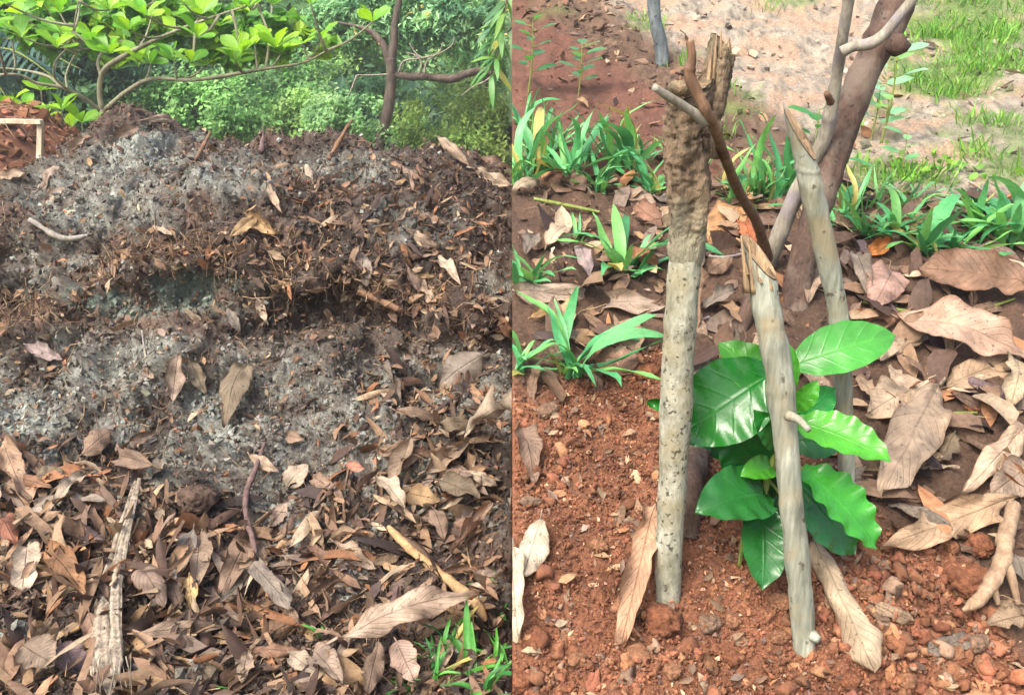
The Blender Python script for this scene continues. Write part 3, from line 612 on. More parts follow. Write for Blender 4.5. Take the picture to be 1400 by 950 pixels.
WOOD = [
 ('dense_tree', 'dark dense tree filling the top left corner behind the broad leaved tree', 40, 45, 10.5, 120, 95, DG, 60, 160, .10, 1),
 ('dense_tree', 'dark shadowy tree behind the fork of the broad leaved tree', 175, 80, 12.0, 85, 75, DG, 50, 130, .10, 2),  # same dark green leaves as the corner tree
 ('shrub', 'mid green shrub just right of the broad leaved tree, above the heap', 265, 160, 10.5, 80, 45, MG, 60, 130, .065, 3),
 ('shrub', 'small pale shrub directly behind the base of the broad leaved tree', 165, 160, 11.5, 60, 42, BGc, 40, 110, .07, 4),
 ('pale_tree', 'pale bluish tree rising behind the right branches of the broad leaved tree', 300, 45, 16, 95, 70, BGc, 60, 130, .10, 5),
 ('shrub', 'bright yellow green shrub above the middle of the heap', 398, 176, 12.5, 48, 40, (YG + MG) / 2, 44, 110, .07, 6),
 ('round_tree', 'rounded mid green tree left of the leaning trunk', 400, 118, 14, 60, 62, MG, 60, 130, .08, 7),
 ('round_tree', 'bright green rounded tree close behind the leaning trunk', 470, 95, 16, 52, 55, (MG + YG) / 2, 50, 130, .085, 8),
 ('shrub', 'grey green shrub at the foot of the leaning trunk', 470, 180, 11, 50, 40, BGc, 44, 110, .06, 9),
 ('shrub', 'large pale yellow green shrub right of the leaning trunk', 640, 180, 12.0, 68, 56, YG * .95, 80, 130, .06, 10),
 ('shrub', 'low green shrub between leaning trunk and yellow green shrub', 580, 195, 12.5, 46, 30, (MG + BGc) / 2, 40, 100, .065, 11),
 ('pale_tree', 'pale tree with yellowish leaves at the top beside the dividing line', 660, 40, 15, 70, 60, (YG + BGc) / 2, 50, 120, .10, 12),
 ('pale_tree', 'hazy pale green tree high above the middle of the heap', 410, 25, 19, 90, 60, BGc, 60, 120, .13, 13),
 ('shrub', 'shadowed green shrub above the dirt bank', 60, 150, 12.5, 75, 45, MG * .8, 44, 110, .08, 14),  # leaf colour darker than the other mid green crowns
 ('round_tree', 'light green tree filling the gap between the round tree and the leaning trunk', 440, 70, 20, 70, 60, YG * .9, 50, 110, .13, 15),
 ('pale_tree', 'pale bluish tree crown behind the dead level limb', 610, 95, 17, 85, 60, BGc, 60, 120, .10, 16),
 ('shrub', 'soft green shrub under the right branch of the broad leaved tree', 330, 150, 13, 60, 45, (MG + BGc) / 2, 50, 120, .075, 17),
 ('pale_tree', 'light green tree high behind the crown of the broad leaved tree', 210, 20, 15, 90, 60, (MG + BGc) / 2, 50, 120, .11, 18),
]
for a in WOOD: bush(*a)
# the rest of the wood reads as one mass
fw = []; fF = []; fc = []; o_ = 0
for k in range(36):
    y = rng.uniform(15, 30); u = rng.uniform(-260, 720); hz = rng.uniform(-.4, 4.2) + (y - 17) * .18; cen = np.array([(u - 700) / FPX * y, y, hz])
    cols = [DG, MG, BGc, MG * .8, TEAL][k % 5]; me_, _ = crown_mesh('x', cen, np.array([2.2, 1.6, 1.7]), 26, 80, .26, cols, 300 + k, np.zeros(3))
    nV = len(me_.vertices); a = np.empty(nV * 3, np.float32); me_.vertices.foreach_get('co', a); b = np.empty(nV * 4, np.float32); me_.color_attributes[0].data.foreach_get('color', b)
    nf = len(me_.polygons); f = np.empty(nf * 3, np.int32); me_.loops.foreach_get('vertex_index', f)
    fw.append(a.reshape(-1, 3)); fc.append(b.reshape(-1, 4)[:, :3]); fF.append(f.reshape(-1, 3) + o_); o_ += nV; bpy.data.meshes.remove(me_)
o = obj('far_wood', mesh_np('far_wood', np.vstack(fw), np.vstack(fF), np.vstack(fc), smooth_=False), MAT['foliage']); tag(o, 'far mass of mixed green woodland behind the nearer trees', kind='stuff')

# -- broad leaved tree with spreading branches
by_ = 7.4; bb = at_y(141, 178, by_); bb[2] = .1
tree = empty('broad_leaved_tree', bb); tree['_side'] = -1
tag(tree, 'young spreading tree with large glossy rounded leaves behind the heap top', 'tree')
limb('trunk', [(141, 178), (140, 150)], by_, [7.5, 6.5, 5.5], 'tree_bark', tree, bb, extra=[bb], n=10)
BR = {}
for key, pts, rr, ys in (
    ('a', [(140, 152), (136, 128), (138, 106), (146, 92), (168, 78), (190, 66), (232, 46), (290, 24), (352, 4)], [4.8, 4.5, 4.2, 3.6, 2.4, 1.2], [7.4, 7.4, 7.4, 7.35, 7.3, 7.2, 7.1, 7.0, 6.9]),
    ('b', [(138, 152), (112, 133), (84, 120), (50, 114), (22, 102), (-30, 106)], [4.2, 3.6, 3, 2.4, 1.4], [7.4, 7.3, 7.2, 7.1, 7.0, 6.9]),
    ('c', [(144, 150), (172, 126), (208, 108), (262, 110), (320, 102), (360, 95), (415, 86), (446, 70)], [4.2, 3.6, 3.0, 2.2, 1.1], [7.4, 7.4, 7.3, 7.2, 7.2, 7.2, 7.1, 7.0]),
    ('d', [(138, 104), (134, 86), (140, 72), (150, 62), (160, 30), (175, -10)], [3, 2.4, 1.2], [7.4, 7.5, 7.6, 7.6, 7.7, 7.8]),
    ('e', [(84, 120), (66, 105), (30, 96), (-20, 92)], [2.6, 2, 1.2], [7.2, 7.3, 7.5, 7.6]),
    ('f', [(90, 121), (75, 106), (76, 85), (95, 60), (104, 20), (110, -20)], [2, 1.6, .9], [7.2, 7.1, 7.0, 6.9, 6.8, 6.8]),
    ('g', [(190, 66), (200, 48), (208, 20), (212, -15)], [1.8, 1.3, .8], [7.2, 7.3, 7.4, 7.5]),
    ('h', [(92, 122), (91, 100), (108, 70), (135, 66), (180, 52)], [1.8, 1.4, .8], [7.2, 7.3, 7.4, 7.5, 7.5])):
    _, P_ = limb('branch', pts, 0, rr, 'tree_bark', tree, bb, ys=ys, m=26, ns=10, seed=ord(key)); BR[key] = catmull(P_, 30)
allbr = np.vstack(list(BR.values()))
bl = []
for k in range(6):
    V, F, uv = leaf(1, .52, 'obov', arch=[.3, .6, -.2, .9, .1, .5][k], roll=[.25, .5, .3, .7, .15, .4][k], wave=.015, ragged=.02, nl=8, nw=5, seed=k + 20, petiole=.0); bl.append(mesh_np('broad_leaf', V, F, None, uv)); bl[-1].materials.append(MAT['broad'])
ros = [(30, 20), (14, 40), (30, 52), (82, 18), (84, 46), (78, 66), (122, 44), (124, 56), (150, 14), (150, 36), (176, 42), (192, 84), (206, 88), (200, 22), (232, 28), (238, 84), (262, 86), (282, 90), (332, 72), (322, 84), (300, 36), (270, 52), (276, 20), (440, 54), (378, 66), (384, 74), (414, 60), (425, 6), (372, 6), (340, 10), (510, 30),
       (56, 124), (14, 150), (36, 156), (60, 162), (84, 150), (98, 176), (112, 168), (150, 74), (158, 96), (250, 4), (110, 2), (56, 4), (8, 6), (180, 4), (348, 60), (-10, 30), (215, 60)]
nleaf = 0
for k, (u, v) in enumerate(ros):
    y = 7.15 + .5 * math.sin(k * 2.3); c = at_y(u, v, y); low = v > 118
    j = np.argmin(((allbr - c) ** 2).sum(1)); q = allbr[j] if not low else at_y(u + 6, v + 60, y + .1)
    if not (low and v > 130 and False):
        V, F, uv, _ = tube([q, (q + c) / 2 + np.array([0, 0, -.03]), c], [.012, .009, .006], 5, 7, .1, 8, k); obj('twig', mesh_np('twig', V - bb, F, None, uv), MAT['tree_bark'], tree)
    nl_ = rng.integers(5, 8); a0 = rng.uniform(0, 6)
    for i in range(nl_):
        a = a0 + i * 2 * math.pi / nl_ + rng.normal() * .25; el = rng.uniform(.1, .9); X = np.array([math.cos(a) * math.cos(el), math.sin(a) * math.cos(el) * .9, math.sin(el)])
        L = rng.uniform(.13, .22) * (1.05 if low else 1.0); g = rng.uniform(0, 1); col = (lin(148, 194, 40) * g + lin(92, 156, 40) * (1 - g)) * rng.uniform(.85, 1.15)
        if k == 44 and i == 0: col = lin(196, 74, 30)
        R_ = frames(X[None], np.array([[0, -.35, 1.]]) + rng.normal(size=(1, 3)) * .25)[0]
        nleaf += 1
        obj('leaf', bl[(k + i) % 6], None, tree, mtx=mtx(c - bb, R_, L), color=col)

for k_, (u_, v_, ru_, rv_, n_) in enumerate(((90, 30, 130, 38, 60), (250, 30, 110, 34, 50), (370, 45, 70, 30, 26), (330, 80, 60, 14, 14))):
    kk = 7.6 * 1.03 / FPX; me, _ = crown_mesh('small_leaves', at_y(u_, v_, 7.7), np.array([ru_, 40, rv_]) * kk, n_, 9, .15, np.array([lin(150, 190, 50), lin(112, 164, 44), lin(84, 140, 44)]), 600 + k_, bb, asp=.62, hollow=.1, clr=.2)
    o = obj('small_leaves', me, MAT['foliage'], tree); o['kind'] = 'stuff'

# -- leaning dark trunk with a dead level limb
ty = 11.0; tb = at_y(512, 222, ty); tb[2] = -.1
t2 = empty('leaning_tree', tb); t2['_side'] = -1
tag(t2, 'dark leaning forest tree with a level dead limb above the heap', 'tree')
limb('trunk', [(516, 208), (527, 165), (533, 130), (535, 95), (533, 80)], ty, [11, 10.5, 9.5, 9, 9, 9], 'dark_bark', t2, tb, extra=[tb], n=12, m=30)
limb('limb', [(533, 84), (524, 62), (508, 44), (486, 36), (455, 30)], ty, [7.5, 6, 5, 3, 1.5], 'dark_bark', t2, tb)
limb('limb', [(534, 84), (538, 60), (540, 30), (550, -20), (556, -70)], ty, [7.5, 6.5, 5.5, 4], 'dark_bark', t2, tb)
limb('dead_limb', [(531, 97), (550, 104), (585, 106), (620, 107), (652, 97), (676, 101), (693, 108)], ty, [6, 6.5, 6, 6.5, 6, 5, 3], 'dark_bark', t2, tb, noise=.3, ns=9)
for k, pts in enumerate(([(545, 100), (552, 84), (575, 80), (600, 74), (618, 62), (621, 52)], [(573, 102), (576, 86), (568, 76), (556, 72)], [(580, 102), (584, 84), (600, 72), (606, 58)], [(530, 102), (508, 103), (488, 103)], [(488, 103), (478, 128), (470, 140), (452, 164), (430, 182), (415, 196)], [(676, 102), (662, 112), (645, 120), (630, 132)], [(575, 80), (566, 70), (560, 60)])):
    limb('dead_twig', pts, ty - .1, [1.6, 1.3, .8], 'grey_branch', t2, tb, n=5, m=16, noise=.1, seed=k)
for k, (u, v, ru, rv, nn_) in enumerate(((560, 14, 95, 42, 60), (480, 30, 60, 30, 40), (640, 40, 45, 34, 36), (505, 128, 36, 20, 18))):
    kk = ty * 1.03 / FPX; me, _ = crown_mesh('foliage', at_y(u, v, ty + (.4 if k < 3 else .9)), np.array([ru, min(ru, rv), rv]) * kk, nn_, 120, .085, TEAL if k not in (1,) else (TEAL + BGc[0]) / 2, 70 + k, tb, asp=.35, droop=.5)
    obj('foliage', me, MAT['foliage'], t2)
me, _ = crown_mesh('blossom', at_y(575, 48, ty - .3), np.array([1.1, .4, .28]), 4, 6, .05, np.array([lin(206, 168, 80), lin(232, 190, 84)]), 95, tb); obj('yellow_leaves', me, MAT['foliage'], t2)

# -- drooping branch at the dividing line, long narrow leaves
hb = at_y(690, -40, 6.0); hang = empty('drooping_branch', hb); hang['_side'] = -1
tag(hang, 'drooping branch of long narrow leaves at the top beside the dividing line', 'branch')
_, P_ = limb('stem', [(706, -60), (690, 10), (684, 60), (672, 100)], 6.0, [2.4, 2, 1.4, .8], 'grey_branch', hang, hb, n=6)
V, F, uv = leaf(1, .16, 'lance', arch=.7, roll=.3, wave=.01, ragged=.02, nl=8, nw=3, seed=5); hl = mesh_np('narrow_leaf', V, F, None, uv); hl.materials.append(MAT['broad'])
pp = catmull(P_, 40)
for k in range(44):
    p = pp[rng.integers(8, 40)]; X = np.array([rng.uniform(-1, .3), rng.uniform(-.6, .6), rng.uniform(-1.0, -.1)]); L = rng.uniform(.14, .26)
    obj('leaf', hl, None, hang, mtx=mtx(p - hb, frames(X[None], np.array([[0, -.6, .8]]) + rng.normal(size=(1, 3)) * .3)[0], L), color=[lin(92, 150, 78), lin(120, 164, 84), lin(84, 134, 92), lin(150, 160, 80)][k % 4 if k % 3 else 0])

# -- palm at the far left edge
pb = at_y(-60, 160, 9.0); pb[2] = -.1; palm = empty('palm', pb); palm['_side'] = -1
tag(palm, 'dark bluish palm with arching fronds at the far left edge', 'palm')
V, F, uv, _ = tube([pb, pb + np.array([0, 0, 1.0]), at_y(-60, 95, 9.0)], [.10, .09, .07], 8, 12, .15, 8); obj('trunk', mesh_np('trunk', V - pb, F, None, uv), MAT['dark_bark'], palm)
for k, (u1, v1) in enumerate(((60, 60), (110, 95), (100, 125), (40, 150), (-20, 40), (-160, 80), (-150, 130), (10, 135))):
    c0 = at_y(-60, 95, 9.0); c1 = at_y(u1, v1, 9.0 - .5 * (k % 3)); P_ = catmull([c0, (c0 + c1) / 2 + np.array([0, 0, .28]), c1], 26); T = unit(np.gradient(P_, axis=0)); ps = []; Xs = []; Ls = []
    for i in range(3, 26):
        for s in (-1, 1):
            sidev = unit(np.cross(T[i], [0, 0, 1.])); ps.append(P_[i]); Xs.append(sidev * s + T[i] * .7 + np.array([0, 0, -.5])); Ls.append(.34 * math.sin(.4 + i / 26 * 2.5))
    tv, F0, _ = leaf(1, .11, 'lance', arch=.5, roll=.2, wave=0, ragged=0, nl=5, nw=3, seed=k); V, Ff = batch(tv, np.array(F0), np.array(ps) - pb, frames(np.array(Xs), np.tile([0, -.3, 1.], (len(ps), 1))), np.array(Ls))
    c = np.repeat(lin(70, 104, 92) * rng.uniform(.7, 1.2, (len(ps), 1)), len(tv), 0); fr_ = obj('frond', mesh_np('frond', V, Ff, c), MAT['foliage'], palm)
    V, F, uv, _ = tube(P_, [.014, .006], 5, 14, 0); obj('midrib', mesh_np('midrib', V - pb, F, None, uv), MAT['stem'], fr_)

# -- wooden rail with its post on the dirt bank
rb = at_y(53, 222, 5.0); rail = empty('wooden_rail', rb); tag(rail, 'pale wooden rail on a short post above the dirt bank at far left', 'rail')
def bar(name, a, b, w, h, mat, parent, base, seed=0):
    X = unit(b - a); R_ = frames(X[None], np.array([[0, -.1, 1.]]) if abs(X[2]) < .8 else np.array([[0, -1., 0]]))[0]; L = np.linalg.norm(b - a)
    bm = bmesh.new(); bmesh.ops.create_cube(bm, size=1); bmesh.ops.scale(bm, vec=(L, w, h), verts=bm.verts); bmesh.ops.subdivide_edges(bm, edges=bm.edges[:], cuts=4, use_grid_fill=True); bmesh.ops.bevel(bm, geom=[e for e in bm.edges if len(e.link_faces) == 2 and e.calc_face_angle() > 1], offset=.004, segments=1)
    V = np.array([v.co[:] for v in bm.verts]); F = [[v.index for v in f.verts] for f in bm.faces]; bm.free(); V = V + .004 * fbm(V * 9, 2, seed)[:, None]
    V = V @ R_.T + (a + b) / 2; return obj(name, mesh_np(name, V - base, F, smooth_=False), MAT[mat], parent)
bar('post', at_y(53, 240, 5.0), at_y(55, 168, 5.0), .028, .028, 'plank', rail, rb, 3)
bar('rail', at_y(-60, 165, 5.15), at_y(58, 166, 4.97), .03, .022, 'plank', rail, rb, 4)
o = None
wB = (BG[..., 2] > .35).ravel() * 1.0
BN = grid_normals(BG).reshape(-1, 3); BN = np.where(BN[:, 2:] < 0, -BN, BN)
o = strew('bank_straw', None, BG.reshape(-1, 3), BN, wB, 2500, fibre_t, .06, .3, STRAW, -1, z3, .3, .2); tag(o, 'dry straw and roots on the red dirt bank')

o = grains('bank_crumbs', None, BG.reshape(-1, 3), BN, (lin(124, 84, 62) * np.clip(1 + .4 * bn, .5, 1.6)).reshape(-1, 3), wB * (BG.reshape(-1, 3)[:, 0] > -4.5), 3500, .008, .02, .06, -1, z3, .5); tag(o, 'crumbs and clods of red earth on the dirt bank')

# ------------------------------------------------------------------ stakes, trunk, twigs on the hillside
def gpoint(u, v): p, n = hit(u, v); return p
def px(p): return ((np.asarray(p) - EYE) @ FWD) / FPX           # metres per photo pixel at p
def stake_path(uv, y0, y1): return np.array([at_y(u, v, y0 + (y1 - y0) * k / (len(uv) - 1)) for k, (u, v) in enumerate(uv)])
def cap(name, ring, V, depth, parent, base, mat, jag=.01, seed=0):
    """split end: jagged rim falling to a hollow, as its own mesh"""
    r = np.random.default_rng(seed); R_ = V[ring]; c = R_.mean(0); ax = unit(np.cross(R_[2] - R_[0], R_[len(R_) // 2] - R_[0])); n = len(R_)
    mid = c + (R_ - c) * .55 + (r.normal(size=(n, 1)) * jag) * np.array([0, 0, 1.]); rim = c + (R_ - c) * .985 + np.array([0, 0, .0015])
    VV = np.vstack([rim, mid, [c - np.array([0, 0, depth])]]); F = [[i, (i + 1) % n, n + (i + 1) % n, n + i] for i in range(n)] + [[n + i, n + (i + 1) % n, 2 * n] for i in range(n)]
    return obj(name, mesh_np(name, VV - base, F, smooth_=False), MAT[mat], parent)

# -- big speckled stake with rough bark on top
g = gpoint(913, 822); y0 = g[1]; k = px(g)
post = empty('bark_topped_stake', g); post['_side'] = 1; tag(post, 'thick pale speckled stake with rough bark and splintered top, left of seedling', 'stake', 'stakes around the seedling')
P_ = stake_path([(912, 850), (914, 780), (921, 640), (927, 500), (933, 400), (938, 335)], y0, y0 + .035)
V, F, uv, _ = tube(P_, np.array([17, 18, 20, 22, 23.5, 21]) * px(P_), 28, 90, .10, 26, 3, knots=((.38, .02, .03), (.7, .02, .03)))
obj('shaft', mesh_np('shaft', V - g, F, None, uv), MAT['speck_stake'], post)
P2 = stake_path([(936, 372), (942, 300), (944, 250), (944, 200), (940, 160), (945, 120)], y0 + .033, y0 + .05)
V, F, uv, ring = tube(P2, np.array([23, 27, 31, 32, 31, 27]) * px(P2), 56, 120, .0, 30, 5, slant=(2.2, .02))
# fissured bark: deep vertical cracks between plates
ax = P2.mean(0); dd = V - np.array([np.interp(V[:, 2], P2[:, 2], P2[:, 0]), np.interp(V[:, 2], P2[:, 2], P2[:, 1]), V[:, 2]]).T
S_ = np.array([62, 62, 18]); f1 = np.abs(fbm(V * S_, 3, 7)); f2 = fbm(V * 140, 3, 8); V = V + unit(dd) * ((.010 * np.floor(2.5 * fbm(V * np.array([64, 64, 13]), 3, 12)) / 2.5 * .8 + .005 * smooth(.0, .15, f1) - .004 + .002 * f2 + .004 * fbm(V * 22, 2, 9)) * smooth(0, .2, uv[:, 1]) - .0035 * smooth(.08, 0, uv[:, 1]))[:, None]
obj('bark', mesh_np('bark', V - g, F, None, uv), MAT['stake_bark'], post); cap('broken_edge', ring, V, .015, post, g, 'rough_bark', .006, 2)
P3 = stake_path([(957, 215), (966, 160), (976, 120), (984, 84), (986, 66)], y0 + .065, y0 + .075)
V, F, uv, ring = tube(P3, np.array([25, 22, 19.5, 18, 16]) * px(P3[2]), 44, 70, .0, 30, 6, slant=(-1.4, .016))
dd = V - np.array([np.interp(V[:, 2], P3[:, 2], P3[:, 0]), np.interp(V[:, 2], P3[:, 2], P3[:, 1]), V[:, 2]]).T
V = V + unit(dd) * (.006 * smooth(0, .3, np.abs(fbm(V * S_, 3, 17))) - .004 + .002 * fbm(V * 140, 3, 18))[:, None]
obj('snag', mesh_np('snag', V - g, F, None, uv), MAT['rough_bark'], post); cap('broken_edge', ring, V, .01, post, g, 'raw_wood', .006, 3)
for k_, (u0, v0, u1, v1, w) in enumerate(((966, 132, 974, 58, 9), (974, 110, 980, 46, 8), (985, 80, 986, 40, 6), (994, 80, 997, 52, 7), (960, 140, 966, 92, 7), (979, 90, 991, 62, 6))):
    A, B = at_y(u0, v0, y0 + .045 + .006 * k_), at_y(u1, v1, y0 + .055 + .006 * k_); V, F, uv, _ = tube([A, (A + B) / 2, B], np.array([w, w * .8, 1.2]) * px(A) * .8, 6, 10, .25, 60, k_, oval=.5)
    obj('splinter', mesh_np('splinter', V - g, F, None, uv, False), MAT['raw_wood'], post)
kn = at_y(931, 122, y0 + .012); tv, tf = ico(8, .35, 1); obj('knot', mesh_np('knot', tv * .017 + kn - g, tf), MAT['rough_bark'], post)

# -- middle stake
g = gpoint(1100, 893); y0 = g[1]; k = px(g); ms = empty('pale_stake', g); tag(ms, 'pale green grey stake with split top and side stub in front of seedling', 'stake', 'stakes around the seedling')
P_ = stake_path([(1102, 925), (1098, 850), (1088, 740), (1078, 640), (1070, 560), (1060, 480), (1048, 420), (1038, 352)], y0, y0 + .10)
V, F, uv, ring = tube(P_, np.array([16, 16, 16, 16.5, 17.5, 18.5, 20, 19]) * px(P_), 24, 110, .10, 26, 12, slant=(-2.3, .034), knots=((.20, .006, .06), (.36, .01, .04), (.62, .010, .08), (.80, .012, .04)))
obj('shaft', mesh_np('shaft', V - g, F, None, uv), MAT['pale_stake'], ms); cap('split_end', ring, V, .03, ms, g, 'raw_wood', .004, 5)
for (u0, v0, u1, v1, w) in ((1022, 400, 1013, 322, 7), (1030, 400, 1024, 334, 8)):
    A, B = at_y(u0, v0, y0 + .085), at_y(u1, v1, y0 + .09); V, F, uv, _ = tube([A, (A + B) / 2, B], np.array([w, w * .8, 2]) * px(A), 6, 10, .2, 60, 2, oval=.5); obj('splinter', mesh_np('splinter', V - g, F, None, uv), MAT['raw_wood'], ms)
for q_ in range(9):
    u_ = 1018 + q_ * 4.6; A, B = at_y(u_, 372 + q_ * 3, y0 + .085 - .006 * (q_ % 3)), at_y(u_ - 3, 340 + q_ * 5 + 14 * (q_ % 2), y0 + .088 - .006 * (q_ % 3)); V, F, uv, _ = tube([A, (A + B) / 2, B], np.array([4, 3, .8]) * px(A), 5, 7, .3, 60, q_, oval=.5); obj('splinter', mesh_np('splinter', V - g, F, None, uv, False), MAT['raw_wood'], ms)
A, B = at_y(1078, 568, y0 + .03), at_y(1106, 588, y0 - .01); V, F, uv, _ = tube([A, (A + B) / 2 + [0, 0, .004], B], np.array([8, 5.5, 4]) * px(A), 8, 10, .1, 40); obj('stub', mesh_np('stub', V - g, F, None, uv), MAT['pale_stake'], ms)
A, B = at_y(1110, 868, y0), at_y(1120, 874, y0 - .01); V, F, uv, _ = tube([A, B], np.array([9, 5]) * px(A), 7, 6, .2, 40); obj('stub', mesh_np('stub', V - g, F, None, uv), MAT['pale_stake'], ms)

# -- right stake with slanted point
g = gpoint(1157, 672); y0 = g[1]; k = px(g); rs = empty('pointed_stake', g); tag(rs, 'slim grey green stake with slanted pointed top, right of seedling', 'stake', 'stakes around the seedling')
P_ = stake_path([(1158, 690), (1157, 620), (1153, 540), (1148, 440), (1128, 340), (1108, 250), (1094, 184)], y0, y0 - .02)
V, F, uv, ring = tube(P_, np.array([11, 11, 12, 13.5, 15, 16, 13.5]) * px(P_), 24, 110, .08, 34, 22, slant=(-2.2, .042), knots=((.21, .006, .09), (.50, .008, .10), (.88, .005, .10)))
obj('shaft', mesh_np('shaft', V - g, F, None, uv), MAT['pale_stake'], rs); cap('slanted_cut', ring, V, .012, rs, g, 'raw_wood', .002, 6)
A, B = at_y(1083, 190, y0 - .012), at_y(1071, 138, y0 - .012); V, F, uv, _ = tube([A, (A + B) / 2, B], np.array([9, 6, 1.5]) * px(A), 7, 12, .15, 60, 2, oval=.6); obj('splinter', mesh_np('splinter', V - g, F, None, uv), MAT['grey_branch'], rs)
A, B = at_y(1156, 552, y0 - .004), at_y(1178, 600, y0 - .03); V, F, uv, _ = tube([A, (A + B) / 2, B], np.array([5, 3.5, 2.2]) * px(A), 7, 10, .1, 40); obj('stub', mesh_np('stub', V - g, F, None, uv), MAT['stem'], rs)

# -- leaning brown trunk, forked pale branch, twigs
g = gpoint(1090, 418); y0 = g[1]; k = px(g); lt = empty('dark_barked_tree', g); tag(lt, 'dark brown barked tree leaning right behind the stakes', 'tree')
P_ = stake_path([(1084, 440), (1092, 390), (1110, 310), (1135, 225), (1165, 140), (1200, 62), (1232, -10), (1262, -80)], y0, y0 + .22)
V, F, uv, _ = tube(P_, np.array([21, 19, 19, 20, 21, 22, 23, 24]) * px(P_), 26, 90, .13, 22, 31, knots=((.73, .012, .16), (.30, .01, .08), (.45, .01, .06))); obj('trunk', mesh_np('trunk', V - g, F, None, uv), MAT['brown_trunk'], lt)
A = at_y(1226, 62, y0 + .10); tv, tf = ico(4, .3, 1); obj('knot', mesh_np('knot', tv * np.array([.022, .022, .03]) + A - g, tf), MAT['brown_trunk'], lt)
g = gpoint(1056, 352); yb = y0 - .05; fb = empty('forked_branch', g); tag(fb, 'slender grey forked branch crossing in front of the leaning brown trunk', 'branch')
P_ = stake_path([(1010, 432), (1030, 396), (1058, 340), (1084, 276), (1108, 226), (1128, 186), (1138, 140), (1146, 90), (1150, 64), (1157, 20), (1166, -40)], g[1] + .0, yb)
V, F, uv, _ = tube(P_, np.array([12, 12.5, 12, 11, 10, 9.5, 8.5, 8, 7.5, 7.5, 7]) * px(P_), 14, 90, .09, 30, 41, knots=((.56, .012, .2), (.95, .012, .35))); obj('stem', mesh_np('stem', V - g, F, None, uv), MAT['grey_branch'], fb)
P_ = stake_path([(1150, 72), (1168, 64), (1190, 60), (1208, 48), (1228, 24), (1250, -4), (1275, -50)], yb, yb - .03)
V, F, uv, _ = tube(P_, np.array([8, 7, 8, 7.5, 7, 6.5, 6]) * px(P_[0]), 12, 50, .08, 30, 42); obj('side_branch', mesh_np('side_branch', V - g, F, None, uv), MAT['grey_branch'], fb)
A, B = at_y(1136, 140, yb), at_y(1130, 128, yb - .03); V, F, uv, _ = tube([A, B], np.array([6, 4.5]) * px(A), 7, 6, .4, 60); obj('stub', mesh_np('stub', V - g, F, None, uv), MAT['twig'], fb)
g = gpoint(1045, 345); tw = empty('brown_twig', g); yk = gpoint(913, 822)[1] - .02; tag(tw, 'thin reddish brown twig leaning across the bark of the thick stake', 'twig')
P_ = np.array([at_y(u, v, y) for (u, v), y in zip([(1056, 372), (1036, 308), (1010, 262), (990, 212), (972, 164), (952, 126), (943, 104), (946, 80), (943, 56)], [g[1] - .03, g[1] - .2, yk + .28, yk + .08, yk, yk - .005, yk - .005, yk - .005, yk - .005])])
V, F, uv, _ = tube(P_, np.array([7, 7, 7, 7, 7, 8, 8, 6.5, 6]) * px(P_), 12, 70, .10, 40, 51, knots=((.55, .012, .2), (.8, .012, .2))); obj('stem', mesh_np('stem', V - g, F, None, uv), MAT['twig'], tw)
P_ = stake_path([(968, 168), (945, 152), (920, 136), (894, 119)], yk + .004, yk - .03); V, F, uv, _ = tube(P_, np.array([8, 6.5, 6, 5]) * px(P_[0]), 10, 24, .1, 40, 52); obj('side_twig', mesh_np('side_twig', V - g, F, None, uv), MAT['grey_branch'], tw)
g = gpoint(940, 735); ds = empty('leaning_stick', g); tag(ds, 'brown stick slanting up behind the thick stake and the glossy seedling', 'stick')
e = gpoint(1040, 425); P_ = [at_y(938, 735, g[1]), at_y(946, 660, g[1] + .05), at_y(966, 580, (g[1] + e[1]) / 2), at_y(995, 490, e[1] - .07), at_y(1030, 405, e[1] - .02)]
V, F, uv, _ = tube(P_, np.array([14, 15, 14, 15, 12]) * px(P_[2]), 14, 60, .12, 30, 61); obj('bark', mesh_np('bark', V - g, F, None, uv), MAT['brown_trunk'], ds)
g = gpoint(906, 86); ft = empty('grey_sapling', g); tag(ft, 'slim mossy blue grey sapling at the top edge, left of the path', 'tree')
P_ = stake_path([(906, 92), (903, 60), (895, 25), (893, -20), (890, -80)], g[1], g[1]); V, F, uv, _ = tube(P_, np.array([9, 9, 9, 8.5, 8]) * px(g), 12, 30, .14, 14, 71); obj('trunk', mesh_np('trunk', V - g, F, None, uv), MAT['blue_bark'], ft)

# ------------------------------------------------------------------ glossy leaved seedling
g = gpoint(1030, 778); yb = g[1]; sl = empty('seedling', g); tag(sl, 'young seedling with large glossy green leaves planted between the stakes', 'plant')
ys = yb + .02
P_ = np.array([at_y(1030, 792, yb), at_y(1036, 730, yb + .005), at_y(1046, 670, ys), at_y(1062, 610, ys), at_y(1078, 555, ys + .01), at_y(1084, 520, ys + .01)])
V, F, uv, _ = tube(P_, np.array([4.6, 4.6, 4.2, 4, 3.4, 2.4]) * px(g), 9, 40, .08, 40, 81, knots=((.45, .02, .3), (.75, .02, .3))); obj('stem', mesh_np('stem', V - g, F, None, uv), MAT['stem'], sl)
P2 = np.array([at_y(1010, 775, yb + .0), at_y(1018, 730, yb), at_y(1030, 700, yb + .005)]); V, F, uv, _ = tube(P2, np.array([3, 3.4, 3]) * px(g), 8, 14, .08, 40, 82); obj('stem', mesh_np('stem', V - g, F, None, uv), MAT['stem'], sl)
G1, G2, G3, G4 = lin(20, 94, 22), lin(14, 74, 24), lin(70, 146, 40), lin(32, 92, 36)
